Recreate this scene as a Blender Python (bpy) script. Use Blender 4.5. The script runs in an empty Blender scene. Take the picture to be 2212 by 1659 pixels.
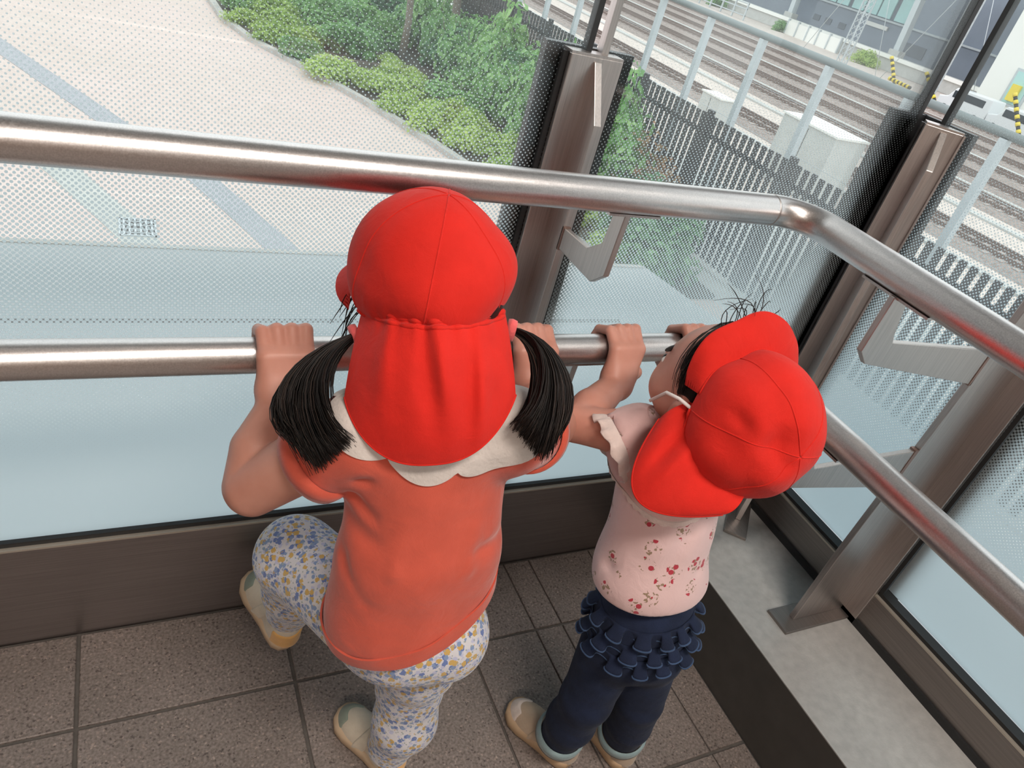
import bpy, bmesh, math, random
import numpy as np
from mathutils import Vector, Matrix

# ------------------------------------------------------------------ camera
scn = bpy.context.scene
COL = scn.collection
R_ = math.radians
cam_d = bpy.data.cameras.new('camera')
cam = bpy.data.objects.new('camera', cam_d)
COL.objects.link(cam)
cam_d.sensor_width = 36.0
cam_d.lens = 1594.5 / 2212.0 * 36.0
cam_d.clip_start = 0.02
cam_d.clip_end = 600.0
def _cam_matrix(loc, yaw, pitch, roll):
    f = Vector((math.sin(yaw) * math.cos(pitch), math.cos(yaw) * math.cos(pitch), -math.sin(pitch)))
    r0 = f.cross(Vector((0, 0, 1))).normalized()
    u0 = r0.cross(f)
    r = math.cos(roll) * r0 + math.sin(roll) * u0
    u = -math.sin(roll) * r0 + math.cos(roll) * u0
    m = Matrix((r, u, -f)).transposed().to_4x4()
    m.translation = loc
    return m
cam.matrix_world = _cam_matrix(Vector((0, 0, 1.10)), R_(32.70), R_(32.73), R_(16.66))
scn.camera = cam

# ------------------------------------------------------------------ world: bright overcast sky
world = bpy.data.worlds.new('overcast_sky')
scn.world = world
world.use_nodes = True
_wn = world.node_tree.nodes
_bg = _wn['Background']
_bg.inputs['Color'].default_value = (0.93, 0.97, 1.0, 1)
_bg.inputs['Strength'].default_value = 1.80

# ------------------------------------------------------------------ exposure
scn.view_settings.view_transform = 'Standard'
scn.view_settings.look = 'None'
scn.view_settings.exposure = 0.05
scn.view_settings.gamma = 1.0
scn.view_settings.use_curve_mapping = False
scn.cycles.max_bounces = 10
scn.cycles.transparent_max_bounces = 24
scn.cycles.transmission_bounces = 6
scn.cycles.caustics_reflective = False
scn.cycles.caustics_refractive = False

rng = random.Random(7)
nrg = np.random.RandomState(11)

# ------------------------------------------------------------------ materials
MATS = {}
def new_mat(name):
    m = bpy.data.materials.new(name)
    m.use_nodes = True
    MATS[name] = m
    nt = m.node_tree
    return m, nt, nt.nodes, nt.links, nt.nodes['Principled BSDF']
def rgba(c): return (c[0], c[1], c[2], 1.0)
def simple(name, col, rough=0.5, metal=0.0, var=0.0, scale=40.0, bump=0.0, bscale=None, spec=None, detail=3.0, sheen=0.0):
    """principled surface with a noise driven colour variation and fine relief"""
    m, nt, N, L, P = new_mat(name)
    P.inputs['Base Color'].default_value = rgba(col)
    P.inputs['Roughness'].default_value = rough
    P.inputs['Metallic'].default_value = metal
    if spec is not None: P.inputs['Specular IOR Level'].default_value = spec
    if sheen: P.inputs['Sheen Weight'].default_value = sheen
    tc = N.new('ShaderNodeTexCoord')
    if var:
        no = N.new('ShaderNodeTexNoise'); no.inputs['Scale'].default_value = scale; no.inputs['Detail'].default_value = detail
        L.new(tc.outputs['Object'], no.inputs['Vector'])
        cr = N.new('ShaderNodeValToRGB')
        lo = [max(0, c * (1 - var)) for c in col]; hi = [min(1, c * (1 + var)) for c in col]
        cr.color_ramp.elements[0].position = 0.3; cr.color_ramp.elements[0].color = rgba(lo)
        cr.color_ramp.elements[1].position = 0.7; cr.color_ramp.elements[1].color = rgba(hi)
        L.new(no.outputs['Fac'], cr.inputs['Fac']); L.new(cr.outputs['Color'], P.inputs['Base Color'])
    if bump:
        nb = N.new('ShaderNodeTexNoise'); nb.inputs['Scale'].default_value = bscale or scale * 3; nb.inputs['Detail'].default_value = 2
        L.new(tc.outputs['Object'], nb.inputs['Vector'])
        b = N.new('ShaderNodeBump'); b.inputs['Strength'].default_value = bump; b.inputs['Distance'].default_value = 0.002
        L.new(nb.outputs['Fac'], b.inputs['Height']); L.new(b.outputs['Normal'], P.inputs['Normal'])
    return m
def ramp(N, pts, interp='LINEAR'):
    cr = N.new('ShaderNodeValToRGB'); cr.color_ramp.interpolation = interp
    el = cr.color_ramp.elements
    while len(el) < len(pts): el.new(0.5)
    for e, (p, c) in zip(el, pts): e.position = p; e.color = rgba(c) if len(c) == 3 else c
    return cr
def math_node(N, L, op, a, b=None, c=None, clamp=False):
    n = N.new('ShaderNodeMath'); n.operation = op; n.use_clamp = clamp
    for i, v in enumerate((a, b, c)):
        if v is None: continue
        if isinstance(v, (int, float)): n.inputs[i].default_value = v
        else: L.new(v, n.inputs[i])
    return n.outputs[0]
def mixc(N, L, fac, a, b):
    n = N.new('ShaderNodeMix'); n.data_type = 'RGBA'
    for s, v in ((n.inputs[0], fac), (n.inputs[6], a), (n.inputs[7], b)):
        if isinstance(v, (int, float)): s.default_value = v
        elif isinstance(v, tuple): s.default_value = rgba(v)
        else: L.new(v, s)
    return n.outputs[2]

def brushed(name, col, rough, stretch, metal=1.0):
    m, nt, N, L, P = new_mat(name)
    P.inputs['Metallic'].default_value = metal
    tc = N.new('ShaderNodeTexCoord'); mp = N.new('ShaderNodeMapping'); mp.inputs['Scale'].default_value = stretch
    L.new(tc.outputs['Object'], mp.inputs['Vector'])
    no = N.new('ShaderNodeTexNoise'); no.inputs['Scale'].default_value = 1.0; no.inputs['Detail'].default_value = 4
    L.new(mp.outputs['Vector'], no.inputs['Vector'])
    cr = ramp(N, [(0.3, tuple(c * 0.88 for c in col)), (0.7, tuple(min(1, c * 1.1) for c in col))])
    L.new(no.outputs['Fac'], cr.inputs['Fac']); L.new(cr.outputs['Color'], P.inputs['Base Color'])
    L.new(math_node(N, L, 'MULTIPLY_ADD', no.outputs['Fac'], 0.14, rough - 0.07), P.inputs['Roughness'])
    b = N.new('ShaderNodeBump'); b.inputs['Strength'].default_value = 0.05; b.inputs['Distance'].default_value = 0.001
    L.new(no.outputs['Fac'], b.inputs['Height']); L.new(b.outputs['Normal'], P.inputs['Normal'])
    return m
brushed('rail_steel', (0.66, 0.62, 0.61), 0.34, (700, 700, 700))
brushed('post_steel', (0.50, 0.455, 0.435), 0.40, (500, 500, 12))
brushed('kick_steel', (0.34, 0.30, 0.29), 0.42, (9, 500, 500))
brushed('frame_steel', (0.27, 0.24, 0.225), 0.45, (500, 9, 500))
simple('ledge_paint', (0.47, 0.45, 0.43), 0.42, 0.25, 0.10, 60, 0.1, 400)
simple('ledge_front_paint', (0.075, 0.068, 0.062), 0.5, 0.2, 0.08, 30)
simple('gasket', (0.012, 0.012, 0.013), 0.55)
simple('mullion_dark', (0.02, 0.02, 0.021), 0.45)
simple('trim_light', (0.52, 0.46, 0.39), 0.4, 0.6)
simple('weld', (0.30, 0.20, 0.17), 0.4, 0.8)
simple('wall_paint', (0.24, 0.17, 0.13), 0.8)
simple('ceiling_paint', (0.36, 0.28, 0.22), 0.85)
simple('fixture_white', (0.8, 0.8, 0.8), 0.4)

def tile_material():
    m, nt, N, L, P = new_mat('floor_tile')
    tc = N.new('ShaderNodeTexCoord')
    n1 = N.new('ShaderNodeTexNoise'); n1.inputs['Scale'].default_value = 250; n1.inputs['Detail'].default_value = 3
    n2 = N.new('ShaderNodeTexNoise'); n2.inputs['Scale'].default_value = 6; n2.inputs['Detail'].default_value = 4
    vo = N.new('ShaderNodeTexVoronoi'); vo.inputs['Scale'].default_value = 380
    for n in (n1, n2, vo): L.new(tc.outputs['Object'], n.inputs['Vector'])
    c1 = ramp(N, [(0.28, (0.115, 0.092, 0.080)), (0.5, (0.190, 0.155, 0.138)), (0.72, (0.265, 0.222, 0.203))])
    L.new(n1.outputs['Fac'], c1.inputs['Fac'])
    sp = ramp(N, [(0.0, (1, 1, 1)), (0.93, (1, 1, 1)), (0.97, (2.1, 2.0, 1.9))])
    sep = N.new('ShaderNodeSeparateColor'); L.new(vo.outputs['Color'], sep.inputs['Color'])
    dk = ramp(N, [(0.0, (0.50, 0.48, 0.47)), (0.04, (0.50, 0.48, 0.47)), (0.06, (1, 1, 1)), (0.94, (1, 1, 1)), (0.97, (1.5, 1.45, 1.4))])
    L.new(sep.outputs[0], dk.inputs['Fac'])
    mu = N.new('ShaderNodeMix'); mu.data_type = 'RGBA'; mu.blend_type = 'MULTIPLY'; mu.inputs[0].default_value = 1
    L.new(c1.outputs['Color'], mu.inputs[6]); L.new(dk.outputs['Color'], mu.inputs[7])
    st = ramp(N, [(0.3, (0.86, 0.85, 0.84)), (0.7, (1.08, 1.06, 1.06))]); L.new(n2.outputs['Fac'], st.inputs['Fac'])
    mu2 = N.new('ShaderNodeMix'); mu2.data_type = 'RGBA'; mu2.blend_type = 'MULTIPLY'; mu2.inputs[0].default_value = 1
    L.new(mu.outputs[2], mu2.inputs[6]); L.new(st.outputs['Color'], mu2.inputs[7])
    L.new(mu2.outputs[2], P.inputs['Base Color'])
    P.inputs['Roughness'].default_value = 0.5
    b = N.new('ShaderNodeBump'); b.inputs['Strength'].default_value = 0.35; b.inputs['Distance'].default_value = 0.001
    L.new(n1.outputs['Fac'], b.inputs['Height']); L.new(b.outputs['Normal'], P.inputs['Normal'])
tile_material()
simple('grout', (0.10, 0.085, 0.075), 0.8, 0, 0.15, 80)

def frit_glass():
    """glass printed with white dots that grow towards the sill until they close up"""
    m, nt, N, L, P = new_mat('frit_glass')
    out = N['Material Output']
    uv = N.new('ShaderNodeUVMap'); uv.uv_map = 'frit'
    sep = N.new('ShaderNodeSeparateXYZ'); L.new(uv.outputs['UV'], sep.inputs['Vector'])
    X, Z = sep.outputs['X'], sep.outputs['Y']           # metres along the wall and metres above the floor
    k = 0.70711 / 0.0048
    a = math_node(N, L, 'MULTIPLY', math_node(N, L, 'ADD', X, Z), k)
    b = math_node(N, L, 'MULTIPLY', math_node(N, L, 'SUBTRACT', X, Z), k)
    fa = math_node(N, L, 'SUBTRACT', math_node(N, L, 'FRACT', a), 0.5)
    fb = math_node(N, L, 'SUBTRACT', math_node(N, L, 'FRACT', b), 0.5)
    d = math_node(N, L, 'SQRT', math_node(N, L, 'ADD', math_node(N, L, 'MULTIPLY', fa, fa), math_node(N, L, 'MULTIPLY', fb, fb)))
    rad = math_node(N, L, 'ADD', math_node(N, L, 'MULTIPLY', math_node(N, L, 'SUBTRACT', 0.9, Z), 1.0), 0.165)
    edge = math_node(N, L, 'MULTIPLY_ADD', math_node(N, L, 'SUBTRACT', rad, d), 14.0, 0.5, clamp=True)
    # nothing printed above the post heads
    lim = math_node(N, L, 'MULTIPLY_ADD', math_node(N, L, 'SUBTRACT', 1.0, Z), 40.0, 0.0, clamp=True)
    fac = math_node(N, L, 'MULTIPLY', edge, lim)
    tr = N.new('ShaderNodeBsdfTransparent'); tr.inputs['Color'].default_value = (0.95, 0.985, 0.975, 1)
    gl = N.new('ShaderNodeBsdfGlossy'); gl.inputs['Roughness'].default_value = 0.02
    fr = N.new('ShaderNodeFresnel'); fr.inputs['IOR'].default_value = 1.45
    haze = N.new('ShaderNodeBsdfTranslucent'); haze.inputs['Color'].default_value = (0.85, 0.87, 0.88, 1)  # haze over the view, put into the glass as a pale translucent mix
    m0 = N.new('ShaderNodeMixShader'); m0.inputs[0].default_value = 0.11
    L.new(tr.outputs[0], m0.inputs[1]); L.new(haze.outputs[0], m0.inputs[2])
    m1 = N.new('ShaderNodeMixShader'); L.new(fr.outputs[0], m1.inputs[0]); L.new(m0.outputs[0], m1.inputs[1]); L.new(gl.outputs[0], m1.inputs[2])
    df = N.new('ShaderNodeBsdfDiffuse'); df.inputs['Color'].default_value = (0.70, 0.76, 0.79, 1)
    tl = N.new('ShaderNodeBsdfTranslucent'); tl.inputs['Color'].default_value = (0.66, 0.82, 0.88, 1)
    m2 = N.new('ShaderNodeMixShader'); m2.inputs[0].default_value = 0.66
    L.new(df.outputs[0], m2.inputs[1]); L.new(tl.outputs[0], m2.inputs[2])
    m3 = N.new('ShaderNodeMixShader'); L.new(fac, m3.inputs[0]); L.new(m1.outputs[0], m3.inputs[1]); L.new(m2.outputs[0], m3.inputs[2])
    L.new(m3.outputs[0], out.inputs['Surface'])
    N.remove(P)
frit_glass()
def clear_glass():
    m, nt, N, L, P = new_mat('clear_glass')
    out = N['Material Output']
    tr = N.new('ShaderNodeBsdfTransparent'); tr.inputs['Color'].default_value = (0.96, 0.985, 0.975, 1)
    gl = N.new('ShaderNodeBsdfGlossy'); gl.inputs['Roughness'].default_value = 0.02
    fr = N.new('ShaderNodeFresnel'); fr.inputs['IOR'].default_value = 1.25
    m1 = N.new('ShaderNodeMixShader'); L.new(fr.outputs[0], m1.inputs[0]); L.new(tr.outputs[0], m1.inputs[1]); L.new(gl.outputs[0], m1.inputs[2])
    L.new(m1.outputs[0], out.inputs['Surface']); N.remove(P)
clear_glass()
def emit(name, col, s):
    m, nt, N, L, P = new_mat(name)
    P.inputs['Base Color'].default_value = rgba(col)
    P.inputs['Emission Color'].default_value = rgba(col); P.inputs['Emission Strength'].default_value = s
emit('lamp_diffuser', (1.0, 0.93, 0.84), 6.0)

# ------------------------------------------------------------------ mesh builder
class MB:
    def __init__(s): s.v = []; s.f = []; s.mi = []; s.sm = []
    def add(s, vs, fs, mi=0, smooth=False):
        o = len(s.v); s.v.extend([tuple(map(float, p)) for p in vs])
        for f in fs: s.f.append(tuple(i + o for i in f)); s.mi.append(mi); s.sm.append(smooth)
        return s
    def box(s, a, b, mi=0):
        x0, y0, z0 = a; x1, y1, z1 = b
        vs = [(x0,y0,z0),(x1,y0,z0),(x1,y1,z0),(x0,y1,z0),(x0,y0,z1),(x1,y0,z1),(x1,y1,z1),(x0,y1,z1)]
        return s.add(vs, [(0,3,2,1),(4,5,6,7),(0,1,5,4),(1,2,6,5),(2,3,7,6),(3,0,4,7)], mi)
    def bar(s, a, b, w, h, up=(0,0,1), mi=0):
        a = Vector(a); b = Vector(b); d = (b - a).normalized(); upv = Vector(up)
        x = d.cross(upv)
        if x.length < 1e-5: x = d.cross(Vector((1,0,0)))
        x.normalize(); y = x.cross(d)
        vs = []
        for p in (a, b):
            for sx, sy in ((-1,-1),(1,-1),(1,1),(-1,1)): vs.append(p + x*(sx*w/2) + y*(sy*h/2))
        return s.add(vs, [(0,1,2,3),(7,6,5,4),(0,4,5,1),(1,5,6,2),(2,6,7,3),(3,7,4,0)], mi)
    def prism(s, poly, axis, lo, hi, mi=0):
        """polygon of 2-D points extruded along axis 0/1/2"""
        n = len(poly)
        def p3(p, t):
            if axis == 0: return (t, p[0], p[1])
            if axis == 1: return (p[0], t, p[1])
            return (p[0], p[1], t)
        vs = [p3(p, lo) for p in poly] + [p3(p, hi) for p in poly]
        fs = [tuple(range(n)), tuple(range(2*n-1, n-1, -1))]
        for i in range(n): j = (i+1) % n; fs.append((i, i+n, j+n, j))
        return s.add(vs, fs, mi)
    def tube(s, path, r, seg=12, cap=True, mi=0, smooth=True, up=None):
        pts = [Vector(p) for p in path]; n = len(pts)
        rs = r if isinstance(r, (list, tuple)) else [r]*n
        t0 = (pts[1]-pts[0]).normalized()
        x = t0.cross(Vector(up) if up else Vector((0,0,1)))
        if x.length < 1e-4: x = t0.cross(Vector((1,0,0)))
        x.normalize(); vs = []
        for i, p in enumerate(pts):
            if i == 0: t = pts[1]-pts[0]
            elif i == n-1: t = pts[-1]-pts[-2]
            else: t = (pts[i+1]-pts[i]).normalized() + (pts[i]-pts[i-1]).normalized()
            t.normalize(); x = (x - t*x.dot(t)).normalized(); y = t.cross(x)
            for k in range(seg):
                a = 2*math.pi*k/seg; vs.append(p + (x*math.cos(a) + y*math.sin(a))*rs[i])
        fs = []
        for i in range(n-1):
            for k in range(seg):
                k2 = (k+1) % seg; fs.append((i*seg+k, i*seg+k2, (i+1)*seg+k2, (i+1)*seg+k))
        if cap: fs.append(tuple(range(seg-1,-1,-1))); fs.append(tuple((n-1)*seg+k for k in range(seg)))
        return s.add(vs, fs, mi, smooth)
    def grid(s, pts, close=False, mi=0, smooth=True):
        """rows of points; close joins the last column to the first"""
        nr = len(pts); nc = len(pts[0]); vs = [p for row in pts for p in row]; fs = []
        for i in range(nr-1):
            for j in range(nc if close else nc-1):
                j2 = (j+1) % nc; fs.append((i*nc+j, i*nc+j2, (i+1)*nc+j2, (i+1)*nc+j))
        return s.add(vs, fs, mi, smooth)
    def mesh(s, name):
        me = bpy.data.meshes.new(name); me.from_pydata(s.v, [], s.f); me.update()
        me.polygons.foreach_set('use_smooth', s.sm)
        if any(s.mi): me.polygons.foreach_set('material_index', s.mi)
        return me
    def build(s, name, mat, parent=None, loc=None):
        return link(name, s.mesh(name), mat, parent, loc)
def link(name, me, mat, parent=None, loc=None):
    o = bpy.data.objects.new(name, me); COL.objects.link(o)
    for mm in (mat if isinstance(mat, (list, tuple)) else [mat]):
        if len(me.materials) < (len(mat) if isinstance(mat, (list, tuple)) else 1): me.materials.append(MATS[mm])
    if loc is not None: o.location = loc
    if parent is not None:
        o.parent = parent
        if loc is None: o.location = -Vector(parent_origin(parent))
    return o
def parent_origin(p):
    v = Vector(p.location)
    while p.parent is not None:
        p = p.parent; v += Vector(p.location)
    return v
def tag(o, label=None, cat=None, group=None, kind=None):
    if label: o['label'] = label
    if cat: o['category'] = cat
    if group: o['group'] = group
    if kind: o['kind'] = kind
    return o
def thing(name, loc, label, cat, group=None):
    o = bpy.data.objects.new(name, None); COL.objects.link(o); o.location = loc
    o.empty_display_size = 0.05
    return tag(o, label, cat, group)
def struct(o): o['kind'] = 'structure'; return o
def bevel(o, w, seg=2):
    md = o.modifiers.new('bevel', 'BEVEL'); md.width = w; md.segments = seg; md.limit_method = 'ANGLE'; md.angle_limit = R_(40)
    return o
# ================================================================== the room
FX0, FY0 = -3.2, -3.2
def rect_tiles():
    base = struct(MB().box((FX0, FY0, -0.30), (1.16, 0.875, -0.004)).build('floor', 'grout'))
    xs = []
    x = 0.511
    while x > FX0: xs.append(x); x -= 0.302
    xs.append(FX0); xs.reverse()
    xs += [0.646, 0.703, 0.847, 0.921]
    ys = [0.847]; y = 0.686
    while y > FY0: ys.append(y); y -= 0.2995
    ys.append(FY0)
    cache = {}
    for i in range(len(xs) - 1):
        for j in range(len(ys) - 1):
            g = 0.0055 if xs[i] < 0.5 else 0.0030
            w = xs[i+1] - xs[i] - g; h = ys[j] - ys[j+1] - 0.0055
            if w < 0.01 or h < 0.01: continue
            key = (round(w, 4), round(h, 4))
            if key not in cache:
                m = MB(); b = 0.0012
                lo = [(-w/2,-h/2),(w/2,-h/2),(w/2,h/2),(-w/2,h/2)]
                hi = [(-w/2+b,-h/2+b),(w/2-b,-h/2+b),(w/2-b,h/2-b),(-w/2+b,h/2-b)]
                vs = [(p[0],p[1],-0.02) for p in lo] + [(p[0],p[1],-b) for p in lo] + [(p[0],p[1],0) for p in hi]
                fs = [(8,9,10,11)]
                for k in range(4):
                    k2 = (k+1) % 4; fs += [(k,k2,k2+4,k+4),(k+4,k2+4,k2+8,k+8)]
                m.add(vs, fs); cache[key] = m.mesh('floor_tile'); cache[key].materials.append(MATS['floor_tile'])
            o = bpy.data.objects.new('floor_tile', cache[key]); COL.objects.link(o); o.parent = base
            o.location = ((xs[i]+xs[i+1])/2, (ys[j]+ys[j+1])/2, rng.uniform(-0.0004, 0.0002))
rect_tiles()
struct(MB().box((FX0-0.1, FY0-0.1, 2.72), (1.35, 1.05, 2.85)).build('ceiling', 'ceiling_paint'))
struct(MB().box((FX0-0.1, FY0-0.12, -0.3), (1.2, FY0, 2.72)).build('wall_back', 'wall_paint'))
struct(MB().box((FX0-0.12, FY0, -0.3), (FX0, 0.9, 2.72)).build('wall_left', 'wall_paint'))
struct(MB().box((FX0, 0.847, 2.55), (1.2, 0.90, 2.72)).build('wall_front', 'post_steel'))
struct(MB().box((1.155, FY0, 2.55), (1.2, 0.9, 2.72)).build('wall_right', 'post_steel'))

# kick plate along the front glass, with a light top lip and a black gasket
kick = struct(MB().box((FX0, 0.847, 0.0), (1.162, 0.872, 0.2)).build('baseboard_front', 'kick_steel'))
MB().box((FX0, 0.8462, 0.2), (1.162, 0.8525, 0.2035)).build('top_lip', 'trim_light', kick)
MB().box((FX0, 0.8525, 0.2), (1.162, 0.872, 0.2115)).build('gasket', 'gasket', kick)
# ledge under the right-hand glass
ledge = MB()
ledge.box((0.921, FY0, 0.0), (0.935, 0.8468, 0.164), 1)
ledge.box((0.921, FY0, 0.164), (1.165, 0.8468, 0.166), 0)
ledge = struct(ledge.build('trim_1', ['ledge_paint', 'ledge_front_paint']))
frm = struct(MB().box((1.155, FY0, 0.180), (1.182, 0.8465, 0.243)).build('baseboard_right', 'frame_steel'))
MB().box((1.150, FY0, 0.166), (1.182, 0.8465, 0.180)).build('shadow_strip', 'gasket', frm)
MB().box((1.1542, FY0, 0.243), (1.160, 0.8465, 0.2465)).build('top_lip', 'trim_light', frm)
MB().box((1.160, FY0, 0.243), (1.182, 0.8465, 0.2535)).build('gasket', 'gasket', frm)

# glass
def pane(name, axis, lo, hi, face, zlo, zhi, label):
    m = MB()
    if axis == 'x': m.box((lo, face, zlo), (hi, face + 0.010, zhi)); inner = 2
    else: m.box((face, lo, zlo), (face + 0.010, hi, zhi)); inner = 5
    me = m.mesh(name)
    me.materials.append(MATS['clear_glass']); me.materials.append(MATS['frit_glass'])
    me.polygons[inner].material_index = 1
    uv = me.uv_layers.new(name='frit')
    for lp in me.loops:
        co = me.vertices[lp.vertex_index].co
        uv.data[lp.index].uv = (co.x if axis == 'x' else co.y, co.z)
    o = bpy.data.objects.new(name, me); COL.objects.link(o)
    o['label'] = label
    return struct(o)
pane('window_1', 'x', FX0, 0.5215, 0.860, 0.2115, 2.55, 'wide dotted glass pane in front of the taller child')
pane('window_2', 'x', 0.5405, 1.165, 0.860, 0.2115, 2.55, 'dotted glass pane between the front post and the corner post')
pane('window_3', 'y', 0.502, 0.828, 1.184, 0.2535, 2.55, 'dotted glass pane between the corner post and the ledge post')
pane('window_4', 'y', FY0, 0.484, 1.184, 0.2535, 2.55, 'dotted glass pane at the right of the ledge post')
# slim bars on the edges of the panes, standing on the post heads
def mull(name, a, b, mat): return struct(MB().box(a, b).build(name, mat))
mull('trim_2', (0.5150, 0.8585, 0.958), (0.5230, 0.8715, 2.55), 'mullion_dark')
mull('trim_3', (0.5380, 0.8585, 0.958), (0.5480, 0.8715, 2.55), 'post_steel')
mull('trim_4', (1.158, 0.8585, 0.958), (1.168, 0.8715, 2.55), 'mullion_dark')
mull('trim_5', (1.1825, 0.822, 0.958), (1.1955, 0.831, 2.55), 'mullion_dark')
mull('trim_6', (1.178, 0.4995, 0.958), (1.198, 0.508, 2.55), 'mullion_dark')
mull('trim_7', (1.178, 0.478, 0.958), (1.198, 0.4865, 2.55), 'mullion_dark')
# dark weather strips behind the glass at the posts
mull('trim_8', (0.466, 0.8715, 0.2), (0.596, 0.885, 0.962), 'mullion_dark')
mull('trim_9', (1.118, 0.8715, 0.2), (1.205, 0.885, 0.962), 'mullion_dark')
mull('trim_10', (1.1955, 0.775, 0.24), (1.209, 0.885, 0.962), 'mullion_dark')
mull('trim_11', (1.1955, 0.440, 0.24), (1.209, 0.548, 0.962), 'mullion_dark')

# ---------------------------------------------------------------- steel posts
def post_front():
    t = thing('steel_post', (0.527, 0.85, 0), 'brushed steel T-shaped post behind the taller child, between the two front panes', 'post', 'steel glazing posts')
    bevel(MB().box((0.489, 0.845, 0.0), (0.565, 0.853, 0.957)).build('flange', 'post_steel', t), 0.001)
    bevel(MB().prism([(0.846, 0.0), (0.846, 0.952), (0.8435, 0.952), (0.803, 0.886), (0.803, 0.0)], 0, 0.5225, 0.5330).build('web', 'post_steel', t), 0.0008)
    MB().box((0.482, 0.8535, 0.2), (0.489, 0.8595, 0.957)).build('gasket', 'gasket', t)
    MB().box((0.565, 0.8535, 0.2), (0.572, 0.8595, 0.957)).build('gasket', 'gasket', t)
    MB().box((0.489, 0.846, 0.957), (0.565, 0.872, 0.960)).build('head_plate', 'post_steel', t)
    br = bevel(MB().prism([(0.805, 0.748), (0.805, 0.718), (0.709, 0.718), (0.685, 0.739), (0.683, 0.8268), (0.706, 0.8268), (0.7105, 0.772), (0.738, 0.7515)], 0, 0.5235, 0.5320).build('rail_bracket', 'post_steel', t), 0.001)
    MB().box((0.5225, 0.8005, 0.716), (0.5330, 0.8055, 0.750)).build('weld_seam', 'weld', br)
    MB().prism([(0.672, 0.8270), (0.692, 0.8270), (0.692, 0.8240), (0.672, 0.8240)], 0, 0.493, 0.566).build('saddle', 'post_steel', br)
    bl = bevel(MB().prism([(0.805, 0.540), (0.805, 0.505), (0.709, 0.505), (0.685, 0.527), (0.683, 0.6148), (0.706, 0.6148), (0.7105, 0.560), (0.738, 0.540)], 0, 0.5235, 0.5320).build('rail_bracket', 'post_steel', t), 0.001)
    MB().prism([(0.672, 0.6150), (0.692, 0.6150), (0.692, 0.6120), (0.672, 0.6120)], 0, 0.493, 0.566).build('saddle', 'post_steel', bl)
post_front()
def post_ledge():
    t = thing('steel_post', (1.15, 0.494, 0.166), 'brushed steel T-shaped post standing on the grey ledge at the right', 'post', 'steel glazing posts')
    bevel(MB().box((1.150, 0.456, 0.166), (1.1585, 0.532, 0.957)).build('flange', 'post_steel', t), 0.001)
    MB().box((1.1585, 0.449, 0.2535), (1.1645, 0.456, 0.957)).build('gasket', 'gasket', t)
    MB().box((1.1585, 0.532, 0.2535), (1.1645, 0.539, 0.957)).build('gasket', 'gasket', t)
    bevel(MB().prism([(1.151, 0.172), (1.151, 0.952), (1.148, 0.952), (1.060, 0.886), (1.056, 0.74), (1.030, 0.34), (1.026, 0.172)], 1, 0.4885, 0.4990).build('web', 'post_steel', t), 0.0008)
    bevel(MB().box((0.992, 0.468, 0.166), (1.152, 0.519, 0.172)).build('base_plate', 'frame_steel', t), 0.001)
    MB().box((1.150, 0.456, 0.957), (1.184, 0.532, 0.960)).build('head_plate', 'post_steel', t)
    b1 = bevel(MB().prism([(1.058, 0.747), (1.052, 0.690), (0.800, 0.733), (0.780, 0.752), (0.783, 0.8268), (0.808, 0.8268), (0.823, 0.775), (0.829, 0.764)], 1, 0.4895, 0.4980).build('rail_bracket', 'post_steel', t), 0.001)
    MB().box((1.050, 0.4885, 0.688), (1.055, 0.4990, 0.749)).build('weld_seam', 'weld', b1)
    MB().prism([(0.787, 0.8270), (0.807, 0.8270), (0.807, 0.8240), (0.787, 0.8240)], 1, 0.445, 0.545).build('saddle', 'post_steel', b1)
    b2 = bevel(MB().prism([(1.046, 0.566), (1.040, 0.492), (0.800, 0.524), (0.780, 0.540), (0.783, 0.6148), (0.808, 0.6148), (0.823, 0.566), (0.829, 0.556)], 1, 0.4895, 0.4980).build('rail_bracket', 'post_steel', t), 0.001)
    MB().box((1.036, 0.4885, 0.490), (1.043, 0.4990, 0.568)).build('weld_seam', 'weld', b2)
    MB().prism([(0.787, 0.6150), (0.807, 0.6150), (0.807, 0.6120), (0.787, 0.6120)], 1, 0.445, 0.545).build('saddle', 'post_steel', b2)
post_ledge()
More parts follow.
